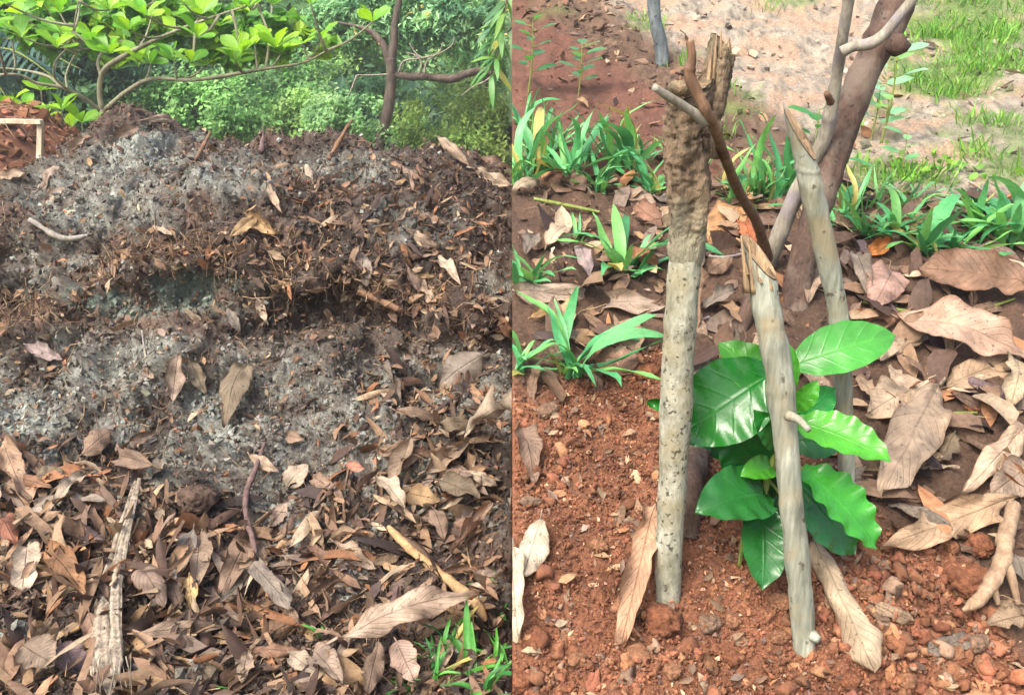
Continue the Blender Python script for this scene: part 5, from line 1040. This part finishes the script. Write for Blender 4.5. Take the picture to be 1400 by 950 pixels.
RIGHT = [
 (1398, 412, 1246, 388, 64, lin(134, 104, 82), 'huge dark brown curled leaf below the right weed row', dict(roll=.7, wave=.05, arch=.5, kind='ellip', off=.02)),
 (1222, 448, 1404, 506, 58, lin(176, 146, 124), 'huge pinkish brown leaf sloping to the right edge', dict(roll=.45, arch=.5, off=.012)),
 (1250, 438, 1158, 436, 30, lin(172, 128, 92), 'tan leaf directly right of the pointed stake', dict(roll=.9)),
 (1215, 378, 1186, 430, 46, lin(156, 126, 112), 'pinkish triangular leaf behind the tan leaf', dict(roll=.2, kind='ellip')),
 (1122, 380, 1106, 420, 26, PK, 'pink brown leaf between trunk and pointed stake', {}),
 (1165, 360, 1185, 415, 24, GR, 'bent grey leaf at the left end of the right weed row', dict(arch=1.6, twist=.7)),
 (1182, 352, 1222, 338, 20, lin(186, 120, 60), 'rolled orange leaf in the right weed row', dict(roll=2.0)),
 (1318, 345, 1402, 372, 24, lin(136, 110, 98), 'grey brown rolled leaf among the weeds at the right edge', dict(roll=1.5)),
 (1284, 538, 1388, 492, 40, lin(164, 138, 110), 'broad tan leaf under the huge pinkish leaf', dict(roll=.4, kind='ellip')),
 (1275, 545, 1200, 690, 62, lin(158, 138, 116), 'large grey tan leaf standing beside the seedling, right', dict(roll=.25, kind='ellip', face=.6, arch=.3)),
 (1262, 532, 1182, 575, 54, lin(176, 154, 128), 'flat pale leaf behind the large grey tan leaf', dict(roll=.2, kind='ellip')),
 (1376, 686, 1196, 756, 44, lin(186, 156, 124), 'long pale tan leaf right of the lowest glossy leaf', dict(roll=.7, arch=.4, off=.012)),
 (1110, 738, 1190, 916, 42, lin(170, 150, 124), 'long rolled grey tan leaf right of the middle stake base', dict(roll=1.8, kind='strip', twist=.5, face=.5, off=.022)),
 (893, 702, 850, 884, 32, lin(186, 148, 118), 'rolled pinkish tan leaf leaning on the thick stake base', dict(roll=-1.3, face=.6, lift=(1.0, .1), kind='strip', twist=.7, sbend=.2)),
 (742, 722, 718, 800, 36, lin(196, 180, 156), 'whitish cupped leaf on the red soil near the dividing line', dict(roll=-1.1, kind='ellip', face=.6, off=.02)),
 (704, 752, 712, 880, 24, lin(200, 186, 160), 'whitish rolled leaf at the dividing line on red soil', dict(roll=1.8, kind='strip', face=.5)),
 (704, 590, 724, 668, 34, lin(134, 110, 92), 'brown leaf at the dividing line on the red soil', {}),
 (706, 690, 736, 688, 16, T2, 'small brown leaf below the brown leaf at the dividing line', {}),
 (1020, 276, 968, 338, 48, lin(182, 138, 94), 'orange tan leaf behind the brown twig', dict(kind='ellip', roll=.3)),
 (1012, 312, 1030, 358, 22, lin(170, 100, 62), 'rusty curled leaf under the brown twig', dict(roll=1.1)),
 (702, 404, 905, 428, 26, lin(172, 152, 132), 'long grey tan leaf strip crossing the litter at left', dict(kind='strip', roll=.5, arch=.3)),
 (866, 452, 872, 492, 32, T1, 'tan leaf full of holes left of the thick stake', dict(bite=.5)),
 (874, 500, 816, 494, 32, lin(146, 112, 92), 'brown leaf lying on the edge of the red soil, left', dict(kind='ellip', roll=.3)),
 (1396, 586, 1308, 680, 36, lin(182, 156, 130), 'pale rolled leaf at the right edge, mid height', dict(roll=1.0)),
 (1398, 640, 1344, 680, 46, lin(156, 134, 114), 'wide grey tan leaf at the right edge above the root stick', {}),
 (1384, 500, 1374, 566, 28, lin(168, 150, 122), 'striped upright rolled leaf near the right edge', dict(roll=1.6, kind='strip')),
 (1272, 500, 1270, 532, 16, OR, 'small orange leaf under the broad tan leaf', dict(roll=1.2)),
 (1140, 486, 1084, 524, 26, lin(188, 158, 132), 'pale rolled leaf behind the upper glossy leaves', dict(roll=1.4)),
 (1180, 500, 1260, 476, 20, T1, 'tan twisted leaf below the huge pinkish leaf', dict(twist=1.0)),
 (1168, 520, 1196, 552, 16, T1, 'narrow tan leaf right of the pointed stake middle', dict(roll=1.2)),
 (1226, 466, 1200, 500, 22, T4 * .9, 'pale upright leaf flap below the tan leaf', dict(arch=1.0)),
 (1356, 560, 1330, 540, 20, T2, 'brown leaf between striped leaf and broad tan leaf', {}),
 (1310, 600, 1292, 640, 26, OL * .9, 'cupped olive leaf right of the large grey tan leaf', {}),
 (1240, 620, 1290, 650, 14, lin(74, 60, 62), 'very dark narrow leaf right of the large grey tan leaf', dict(roll=1.6)),
 (1270, 700, 1340, 690, 26, T2, 'brown leaf behind the long pale tan leaf', {}),
 (1390, 850, 1340, 862, 30, T1 * .9, 'tan leaf at the right edge near the bottom', {}),
 (1392, 800, 1380, 764, 24, GR, 'grey leaf at the right edge beside the root stick', {}),
 (740, 255, 702, 268, 22, T4 * .85, 'pale leaf at the dividing line under the left weed row', {}),
 (760, 300, 800, 330, 30, T1, 'tan leaf in the litter left of the broad bladed tuft', {}),
 (750, 345, 778, 320, 24, T4, 'pale leaf beside the tan leaf in the left litter', {}),
 (728, 330, 718, 355, 22, GR, 'grey upright leaf in the left litter near the dividing line', {}),
 (870, 290, 905, 318, 30, lin(128, 94, 74), 'dark brown leaf touching the thick stake at left', dict(roll=.9)),
 (850, 270, 895, 285, 26, PK, 'pink tan leaf below the weeds, left of the thick stake', {}),
 (790, 352, 808, 392, 26, lin(150, 132, 128), 'greyish curled leaf under the broad bladed tuft', dict(roll=1.0)),
 (700, 432, 752, 420, 28, lin(140, 128, 112), 'speckled grey leaf at the dividing line below the strip', {}),
 (722, 440, 756, 428, 12, GO, 'golden narrow leaf below the long leaf strip', {}),
 (700, 380, 732, 382, 30, T4 * .9, 'pale perforated leaf at the dividing line, mid litter', dict(bite=.4)),
 (860, 345, 900, 370, 24, OR * .85, 'orange brown leaf beside the thick stake, mid litter', {}),
 (968, 380, 1000, 360, 22, T2, 'brown leaf between thick stake and middle stake', {}),
 (960, 430, 1006, 410, 20, GR, 'grey leaf right of the thick stake in the litter', {}),
]
for i, (u0, v0, u1, v1, w, col, lab, kw) in enumerate(RIGHT):
    kw = dict(kw); kw.setdefault('arch', [.4, .7, -.3, .9][i % 4]); kw['roll'] = kw.get('roll', [.7, 1.1, .8][i % 3]) * (-1 if i % 5 in (2, 3) else 1); kw.setdefault('twist', [.0, .6, -.5, .3][(i * 3) % 4]); kw.setdefault('sbend', [.0, .2, -.2][i % 3]); kw.setdefault('ragged', .15); kw.setdefault('crinkle', .03); kw.setdefault('wave', .045); kw.setdefault('off', .010); kw['arch'] = kw['arch'] * 1.3; hero(u0, v0, u1, v1, w * 1.08, np.asarray(col) * .86, lab, group=RL_, seed=700 + i, bite=kw.pop('bite', [.1, .35, .22][i % 3]), nl=36, nw=13, **kw)

# -- the smaller leaves between them: shared shapes, one object each, named after what they lie beside
PRO = []
for k in range(36):
    V, F, uv = leaf(1, [.24, .32, .2, .38, .28][k % 5], ['lance', 'ellip', 'lance', 'strip'][k % 4], arch=[.4, 1.0, -.5, .7, 1.4, .1][k % 6], roll=[.5, 1.2, -.6, 1.9, -1.0][k % 5], twist=[0, .8, -.7, 0, 1.4][k % 5], wave=.03, wk=2.5, ragged=.10, bite=[0, .4, .2][k % 3], petiole=.15 if k % 2 else 0, nl=14, nw=7, seed=k + 900, crinkle=[.01, .03, .05][k % 3], fold=[0, .3, 0, .1][k % 4])
    me = mesh_np('leaf_shape', V - np.array([.5, 0, 0]), F, None, uv); me.materials.append(MAT['dry']); PRO.append((me, [.5, 1.2, .6, 1.9, 1.0][k % 5], [.4, 1.0, -.5, .7, 1.4, .1][k % 6]))
MARKL = [(160, 780, 'the husk strip'), (280, 790, 'the litter nest'), (600, 780, 'the tan stick'), (460, 750, 'the long upright strip'), (590, 590, 'the crossed leaves'), (635, 510, 'the big grey curled leaf'), (550, 870, 'the largest pale leaf'), (640, 920, 'the fullest grass tuft'), (385, 862, 'the earth ball'), (330, 550, 'the large olive leaf'), (60, 570, 'the pale left ash'), (190, 200, 'the ash covered peak'), (352, 310, 'the golden leaf pair'), (590, 400, 'the dangling leaf pair'), (240, 400, 'the teal ash hollow'), (660, 240, 'the large crest leaf'), (20, 680, 'the left edge rolled leaf'), (90, 910, 'the purplish leaf'), (480, 380, 'the broad grey hanging leaf'), (300, 900, 'the long tan leaf')]
MARKR = [(1320, 400, 'the huge dark brown leaf'), (1310, 475, 'the huge pinkish leaf'), (1235, 620, 'the large grey tan leaf'), (1290, 725, 'the long pale tan leaf'), (1360, 760, 'the root stick'), (1380, 530, 'the striped rolled leaf'), (1335, 520, 'the broad tan leaf'), (850, 350, 'the broad bladed tuft'), (775, 480, 'the large arching tuft'), (800, 415, 'the long leaf strip'), (930, 400, 'the thick stake'), (1060, 450, 'the middle stake'), (1140, 420, 'the pointed stake'), (1085, 390, 'the leaning trunk'), (1000, 300, 'the orange tan leaf'), (760, 240, 'the left weed row'), (1300, 330, 'the right weed row'), (780, 640, 'the open red soil'), (720, 790, 'the whitish leaves'), (1330, 620, 'the pale right edge leaf')]
PAL = [(T1, 'tan'), (T2, 'brown'), (T3, 'dark brown'), (T4 * .95, 'pale'), (GR, 'grey'), (PK, 'pinkish'), (OR * .9, 'orange brown'), (OL, 'olive brown'), (PU, 'purplish grey')]
USED = set()
def where(u, v, marks, rank=0):
    d = [math.hypot(u - a, (v - b) * 1.1) for a, b, _ in marks]; k = int(np.argsort(d)[rank]); a, b, nm = marks[k]; du, dv = u - a, v - b
    rel = ('right of' if du > 0 else 'left of') if abs(du) > abs(dv) else ('below' if dv > 0 else 'above'); return f'{rel} {nm}'
def small(u, v, Lpx, marks, group, dark=.0, wmul=1.0):
    p, n = hit(u, v); k = rng.integers(0, 36); me, ro, ar_ = PRO[k]; L = Lpx * px(p); sgn = 1 if u > 700 else -1
    if abs(p[0]) < L * .25: return
    c, cn = PAL[rng.choice(len(PAL), p=[.2, .2, .15, .13, .1, .08, .06, .05, .03])]; nn = unit(n + rng.normal(size=3) * .42 + unit(EYE - p) * .25); X = rng.normal(size=3); X -= nn * (X @ nn)
    R_ = frames(X[None], nn[None])[0] * np.array([1, wmul * rng.uniform(.8, 1.25), 1]); o = obj('fallen_leaf', me, None, mtx=mtx(p + n * (.004 + L * .055), R_, L), color=np.asarray(c) * rng.uniform(.85, 1.1) * (1 - dark)); o['_side'] = sgn
    shp = 'tightly rolled' if ro > 1.5 else 'curled' if ro > 1 else 'arched' if abs(ar_) > .9 else 'flat'; sz = 'tiny' if Lpx < 30 else 'small' if Lpx < 46 else 'medium'
    for rank in range(4):
        lab = f'{sz} {shp} {cn} dry leaf {where(u, v, marks, rank)}'
        if lab not in USED: break
    USED.add(lab); tag(o, lab, 'leaf', group)
def spots(n, f, md):
    out = []; tries = 0
    while len(out) < n and tries < 60000:
        tries += 1; q = f()
        if q and all((q[0] - a[0]) ** 2 + (q[1] - a[1]) ** 2 > md ** 2 for a in out): out.append(q)
    return out
def fL():
    u, v = rng.uniform(5, 690), rng.uniform(180, 948); d = smooth(600, 720, v - .10 * u + .0) if u < 480 else smooth(450, 640, v)
    vr = np.interp(u, *RIDGE.T)
    if v < vr + 14: return None
    return (u, v) if rng.random() < .10 + .9 * d else None
for (u, v) in spots(74, fL, 22): small(u, v, rng.uniform(22, 44) + 34 * smooth(500, 850, v) * rng.uniform(.2, 1), MARKL, 'smaller dry leaves on the heap')
def fR():
    u, v = rng.uniform(708, 1396), rng.uniform(240, 900); m = 1.0 if v < red_line(u) - 8 else .03
    if v < 245 + max(0, (u - 1130)) * .40 and v < 340: return None
    return (u, v) if rng.random() < m else None
for (u, v) in spots(76, fR, 24): small(u, v, rng.uniform(34, 58) + 30 * smooth(300, 600, v) * rng.uniform(.2, 1), MARKR, 'smaller dry leaves in the hillside litter', wmul=1.25)
# deeper layers of the same litter, past counting
def leaf_t(k):
    V, F, _ = leaf(1, .26, ['lance', 'ellip', 'strip'][k % 3], arch=[.4, 1., -.4, .7, .2, 1.2][k], roll=[.4, -.9, 1.5, -.4, .7, 1.1][k], wave=.03, ragged=.12, bite=.3, nl=6, nw=4, seed=k + 950, twist=[0, .7, -.6][k % 3], crinkle=.03); return V - np.array([.5, 0, 0]), np.array(F)
o = strew('litter_bed', None, RGf, RNf, wR * mLit * (RVf < 960), 5600, leaf_t, .05, .13, np.vstack([LEAFC, DARKC]), 1, z3, .28, .3, wmul=(1.1, 1.9)); tag(o, 'deeper layer of fallen brown leaves under the litter')
strew('litter_bed', heap, HGf, HNf, wL * litL, 1300, leaf_t, .035, .10, np.vstack([LEAFC * .85, DARKC, DARKC]), -1, off, .42, .2)

wm_ = wL * np.exp(-(((HUf - 530) / 150) ** 2 + ((HVf - 340) / 75) ** 2))
strew('matted_leaves', heap, HGf, HNf, wm_, 800, leaf_t, .03, .085, np.vstack([LEAFC * .8, DARKC, DARKC]), -1, off, .9, .4, wmul=(.6, 1.1))
strew('piled_leaves', heap, HGf, HNf, wL * litL * (np.exp(-(((HUf - 190) / 190) ** 2 + ((HVf - 800) / 130) ** 2)) + .4 * np.exp(-(((HUf - 620) / 90) ** 2 + ((HVf - 650) / 110) ** 2))), 900, leaf_t, .06, .14, np.vstack([LEAFC * .9, DARKC]), -1, off, .8, .3, wmul=(.5, .95))

# ------------------------------------------------------------------ sticks, husk, earth balls, clods
def stick(pts, r_px, mat, label, name='stick', cat='stick', group=None, lift=3.8, noise=.26, knots=(), m=40, n=10, seed=0, forks=()):
    H_ = [hit(u, v) for u, v in pts]; P_ = []; g = H_[0][0]
    yy = np.array([h[0][1] for h in H_]); yy = np.linspace(yy[0], yy[-1], len(yy)) * .5 + yy * .5
    for (u, v), h, y, r in zip(pts, H_, yy, np.interp(np.linspace(0, 1, len(pts)), np.linspace(0, 1, len(r_px)), r_px)): P_.append(at_y(u, v, y - r * px(h[0]) * lift))
    t = empty(name, P_[0]); tag(t, label, cat, group); t['_side'] = 1 if pts[0][0] > 700 else -1
    V, F, uv, _ = tube(P_, np.array(r_px) * .88 * px(g), n, m, noise, 55, seed, knots=knots or ((.3, .03, .22), (.66, .02, .18), (.97, .03, -.25))); obj('shaft', mesh_np('shaft', V - P_[0], F, None, uv), MAT[mat], t)
    for (k, fu, fv, fr) in forks:
        A = np.array(P_[k]); B = hit(fu, fv)[0]; B = B + np.array([0, -.01, .012]); V, F, uv, _ = tube([A, (A + B) / 2 + [0, 0, .006], B], np.array([fr, fr * .8, fr * .5]) * px(A), 8, 14, .12, 40, seed); obj('fork', mesh_np('fork', V - P_[0], F, None, uv), MAT[mat], t)
    return t
SG = 'sticks lying on the heap'
stick([(531, 720), (545, 735), (575, 762), (610, 790), (642, 815), (658, 836), (664, 848)], [4, 6.5, 6.5, 7, 7.5, 6, 3], 'tan_stick', 'thick tan stick slanting down right in the lower heap', group=SG, knots=((.25, .03, .15), (.6, .02, .12)), seed=1)
stick([(188, 868), (215, 862), (240, 856), (268, 850), (294, 848)], [8, 8, 7, 8, 7], 'dark_stick', 'short dark purple stick right of the husk strip', group=SG, seed=2)
stick([(362, 604), (350, 640), (338, 668), (336, 700), (346, 740), (356, 790)], [2.5, 4, 4.5, 4, 4, 2.5], 'dark_stick', 'bent brown stick running down right of the litter nest', group=SG, seed=3)
stick([(490, 399), (520, 411), (549, 425)], [5, 5.5, 5], 'twig', 'straight brown stick under the dark overhang', group=SG, seed=4)
stick([(544, 804), (536, 830), (527, 852)], [5.5, 5, 4], 'dark_stick', 'short dark stick left of the largest pale leaf', group=SG, seed=5)
stick([(560, 712), (585, 692), (612, 672)], [2.5, 2.8, 2], 'grey_branch', 'thin grey twig across the veined tan leaf', group=SG, seed=6)
stick([(250, 712), (285, 710), (320, 716)], [3, 3, 2], 'dark_stick', 'thin dark twig above the litter nest', group=SG, seed=7)
stick([(268, 218), (278, 200), (288, 180)], [3, 3.2, 2.4], 'twig', 'short stick poking up from the crest right of the peak', group=SG, seed=8)
stick([(450, 218), (462, 196), (476, 172), (482, 164)], [3, 3.4, 2.6, 1.5], 'twig', 'curved stick poking up from the middle of the crest', group=SG, seed=9)
stick([(357, 208), (360, 186), (360, 172)], [5, 2, 1], 'dark_stick', 'thin dark shoot standing on the crest left of centre', group=SG, seed=10)
stick([(194, 452), (198, 480), (203, 508)], [1.6, 1.8, 1.4], 'grey_branch', 'thin pale straw standing in the left ash', group=SG, seed=11)
stick([(62, 872), (100, 862), (140, 836)], [3, 4, 3], 'tan_stick', 'pale twig reaching the husk strip from the left', group=SG, seed=12)
stick([(0, 836), (40, 818), (78, 812)], [2, 2.4, 1.6], 'grey_branch', 'thin forked twig at the left edge of the litter', group=SG, seed=13)
stick([(40, 300), (85, 326), (120, 322)], [3.5, 5, 4], 'grey_branch', 'weathered stick on the left slope below the crest', group=SG, seed=14)
stick([(1388, 690), (1376, 725), (1372, 760), (1352, 800), (1336, 822), (1316, 834)], [10, 11, 12, 11, 9, 4], 'root_stick', 'knotty tan root stick at the right edge, lower litter', group='sticks in the hillside litter', seed=15, noise=.25, forks=((2, 1385, 830, 8), (3, 1358, 830, 7), (1, 1350, 708, 6)))
stick([(1160, 476), (1205, 452), (1250, 418), (1262, 408)], [2.4, 2.4, 2], 'twig', 'thin twig rising to the huge dark brown leaf', group='sticks in the hillside litter', seed=16)
stick([(810, 505), (840, 512), (868, 510)], [3, 2.6, 2], 'twig', 'thin twig at the edge of the red soil, left', group='sticks in the hillside litter', seed=17)
stick([(948, 345), (985, 352), (1020, 346)], [2.5, 2.5, 2], 'grey_branch', 'grey twig lying behind the thick stake', group='sticks in the hillside litter', seed=18)
stick([(1015, 340), (985, 420), (952, 440)], [3, 2.6, 2], 'grey_branch', 'thin grey twig slanting in the litter between two stakes', group='sticks in the hillside litter', seed=19)
for i, (pts, lab) in enumerate((([(1170, 312), (1225, 326), (1262, 330)], 'long green grass stalk lying in the right weed row'), ([(1180, 412), (1230, 424), (1300, 432), (1340, 424), (1388, 408)], 'green stalk lying under the huge dark brown leaf'), ([(1270, 576), (1300, 566), (1336, 564)], 'short green stalk right of the large grey tan leaf'), ([(1150, 436), (1190, 424), (1228, 400)], 'pale green stalk beside the pointed stake'), ([(730, 272), (780, 282), (820, 290)], 'green stalk lying below the left weed row'))):
    stick(pts, [2.6, 3, 2.2], 'stem', lab, 'grass_stalk', 'stalk', 'green stalks in the litter', seed=30 + i, noise=.05)

# -- torn husk strip: several folded fibrous ribs side by side
hp = [(186, 662), (176, 700), (164, 745), (156, 790), (150, 840), (150, 890), (152, 948)]
g0 = hit(158, 800)[0]; hk = empty('husk_strip', g0); hk['_side'] = -1; tag(hk, 'long torn grey husk strip lying upright in the lower left litter', 'husk')
yA, yB = hit(186, 668)[0][1] - .05, hit(152, 940)[0][1] - .05
for k, (du0, du1, w0, w1, ro, lf) in enumerate(((0, -8, 6, 17, 1.1, .0), (3, 6, 5, 13, 1.4, -.010), (-3, -22, 4, 11, 1.6, .004), (5, 16, 3, 8, 1.5, .004), (2, -2, 3, 6, 2.0, -.018))):
    P_ = catmull(np.array([at_y(u + du0 + (du1 - du0) * i / 6 + 5 * math.sin(i * 1.3 + k * 2) * (i / 6), v + 3 * k * (-1) ** k, yA + (yB - yA) * i / 6 + lf) for i, (u, v) in enumerate(hp)]), 44); T = unit(np.gradient(P_, axis=0)); V = []; nw = 9
    for i in range(44):
        f = i / 43; w = (w0 + (w1 - w0) * f ** 1.3) * px(P_[i]) * 1.15 * (1 + .12 * vnoise(np.array([[f * 8, k * 3., 0]]), k)[0]); vw = unit(EYE - P_[i]); sx_ = unit(np.cross(T[i], vw)); c = np.linspace(-1, 1, nw)
        if i > 40 - 2 * (k % 4): w *= max(.12, 1 - .22 * (i - 40 + 2 * (k % 4)))
        if i < 3 * (k % 3): w *= .35
        z = (np.cos(c * ro) - math.cos(ro)) / ro * w * .9 + .25 * w * np.sin(c * 9 + k + 3 * math.sin(f * 6 + k)) + .0015 * vnoise(np.stack([c * 4, c * 0 + f * 30, c * 0 + k], -1), 5)
        V.append(P_[i] + sx_ * (np.sin(c * ro) / ro * w)[:, None] + vw * z[:, None])
    F = [[i * nw + j, i * nw + j + 1, (i + 1) * nw + j + 1, (i + 1) * nw + j] for i in range(43) for j in range(nw - 1)]
    obj('rib', mesh_np('rib', np.vstack(V) - g0, F), MAT['husk'], hk)
# frayed lower end
for k in range(8):
    u0 = 130 + k * 7; y_ = yB - .01 * (k % 3); A, B = at_y(u0, rng.uniform(890, 915), y_), at_y(u0 + rng.uniform(-12, 12), rng.uniform(940, 975), y_ - .015); V, F, uv, _ = tube([A, (A + B) / 2 + rng.normal(size=3) * .003, B], [.0016, .0013, .0006], 5, 8, .2, 60, k, oval=.5); obj('fibre', mesh_np('fibre', V - g0, F, None, uv), MAT['husk'], hk)

def clod(u, v, r_px, col, label, group, name='soil_clod', cat='clod', seed=0, flat=.8, jag=.28):
    p, n = hit(u, v); s = r_px * px(p); bm = bmesh.new(); bmesh.ops.create_icosphere(bm, subdivisions=4, radius=1); V = np.array([q.co[:] for q in bm.verts]); F = np.array([[q.index for q in f.verts] for f in bm.faces]); bm.free()
    d = 1 + jag * vnoise(V * 1.3 + seed, seed) + jag * .6 * vnoise(V * 2.9, seed + 1) + .24 * np.abs(fbm(V * 5, 3, seed + 2)) + .07 * vnoise(V * 14, seed + 5); V = V * d[:, None] * s * np.array([1, .95, flat])
    c = np.asarray(col) * np.clip(1 + .3 * fbm(V / s * 3, 3, seed), .6, 1.5)[:, None]
    o = obj(name, mesh_np(name, V, F, c), MAT['heap'], loc=(p + n * s * .35).tolist()); o['_side'] = 1 if u > 700 else -1; return tag(o, label, cat, group)
EB = 'earth balls on the heap'
clod(386, 862, 21, lin(118, 92, 72), 'round brown earth ball beside the tiny green sprout', EB, 'earth_ball', seed=1, jag=.12); clod(270, 690, 22, lin(92, 74, 62), 'brown earth lump in the grit above the litter nest', EB, 'earth_ball', seed=2)
clod(556, 806, 20, lin(104, 88, 76), 'grey brown earth lump left of the tan stick', EB, 'earth_ball', seed=3); clod(640, 730, 18, lin(130, 104, 86), 'brown earth lump beside the rolled brown leaf', EB, 'earth_ball', seed=4); clod(620, 655, 16, lin(134, 110, 94), 'grey lump of earth right of the crossed leaves', EB, 'earth_ball', seed=5)
RCL = 'large clods of red soil'; RD1, RD2, RD3 = lin(132, 84, 58), lin(144, 102, 74), lin(130, 104, 84)
for i, (u, v, r, col, lab) in enumerate((
 (1312, 792, 30, RD1, 'biggest dark red clod left of the root stick'), (1336, 748, 18, RD1, 'red clod between the biggest clod and the long pale leaf'), (885, 512, 15, RD1, 'red clod at the edge of the litter left of the thick stake'), (750, 562, 13, RD3, 'lone round tan clod near the dividing line, upper red soil'),
 (878, 902, 18, RD2, 'knobbly clod below the rolled leaf at the thick stake'), (905, 846, 22, RD1, 'clod heaped against the base of the thick stake'), (852, 838, 16, RD2, 'clod left of the rolled pinkish leaf'), (968, 852, 14, RD3, 'grey clod right of the thick stake base'), (1000, 848, 11, RD2, 'small clod between thick and middle stakes'),
 (1184, 806, 12, RD2, 'pale clod right of the long rolled leaf'), (1215, 808, 9, RD2, 'small pale clod right of its paler neighbour'), (1296, 890, 14, RD2, 'light round clod in the lower right soil'), (1342, 912, 13, RD2, 'orange clod near the lower right corner'), (1310, 905, 11, RD1, 'dark clod between the two light clods at lower right'), (1335, 880, 15, RD3, 'tan flat clod near the right edge, low'),
 (708, 930, 16, RD1, 'red clod in the corner at the dividing line, bottom'), (790, 900, 12, RD2, 'clod on the bottom soil right of the whitish leaf'), (820, 745, 10, RD2, 'clod in the open soil left of the thick stake'), (1065, 825, 13, RD2, 'clod just left of the middle stake'), (1062, 870, 11, RD2, 'small clod left of the middle stake foot'), (1240, 930, 12, RD2, 'clod at the bottom edge right of the long rolled leaf'),
 (1160, 930, 13, RD1, 'clod at the bottom edge under the rolled leaf tip'), (1330, 560, 9, RD1, 'tiny red clod in the litter at right'), (920, 920, 12, RD2, 'clod near the bottom edge below the thick stake'), (1000, 900, 12, RD1, 'clod near the bottom edge between the stakes'))):
    clod(u, v, r, col, lab, RCL, seed=20 + i)

# ------------------------------------------------------------------ thin even haze over everything, added to lighten the dark far wood
bm = bmesh.new(); bmesh.ops.create_cube(bm, size=1); me = bpy.data.meshes.new('haze'); bmesh.ops.scale(bm, vec=(1240, 1240, 14), verts=bm.verts); bmesh.ops.translate(bm, vec=(0, 4, 5.3), verts=bm.verts); bm.to_mesh(me); bm.free()
hm = bpy.data.materials.new('haze_air'); hm.use_nodes = True; hm.node_tree.nodes.clear(); ho = hm.node_tree.nodes.new('ShaderNodeOutputMaterial'); pv = hm.node_tree.nodes.new('ShaderNodeVolumePrincipled')
pv.inputs['Color'].default_value = (.93, .97, .95, 1); pv.inputs['Density'].default_value = .004; pv.inputs['Anisotropy'].default_value = .2
hm.node_tree.links.new(pv.outputs[0], ho.inputs['Volume']); tag(obj('haze', me, hm), 'thin pale haze filling the air', kind='stuff')

# ------------------------------------------------------------------ trim whatever crosses the dividing plane x = 0 between the two plots
bpy.context.view_layer.update()
for o in list(scene.objects):
    if o.type != 'MESH' or o.get('kind') == 'structure' or o.name.startswith(('mound', 'sky', 'haze')): continue
    bb = [(o.matrix_world @ Vector(c)).x for c in o.bound_box]
    if min(bb) < -.0006 and max(bb) > .0006:
        root = o
        while root.parent: root = root.parent
        side = root.get('_side') or o.get('_side') or (1 if sum(bb) > 0 else -1)
        me = o.data.copy() if o.data.users > 1 else o.data
        mw = o.matrix_world.inverted(); co = mw @ Vector((side * .0006, 0, 0)); no = (o.matrix_world.to_3x3().transposed() @ Vector((1, 0, 0))).normalized()
        bm = bmesh.new(); bm.from_mesh(me)
        bmesh.ops.bisect_plane(bm, geom=bm.verts[:] + bm.edges[:] + bm.faces[:], plane_co=co, plane_no=no, clear_inner=side > 0, clear_outer=side < 0)
        if len(bm.faces) == 0: bm.free(); bpy.data.objects.remove(o); continue
        bm.to_mesh(me); bm.free(); o.data = me
for o in scene.objects:
    if '_side' in o: del o['_side']
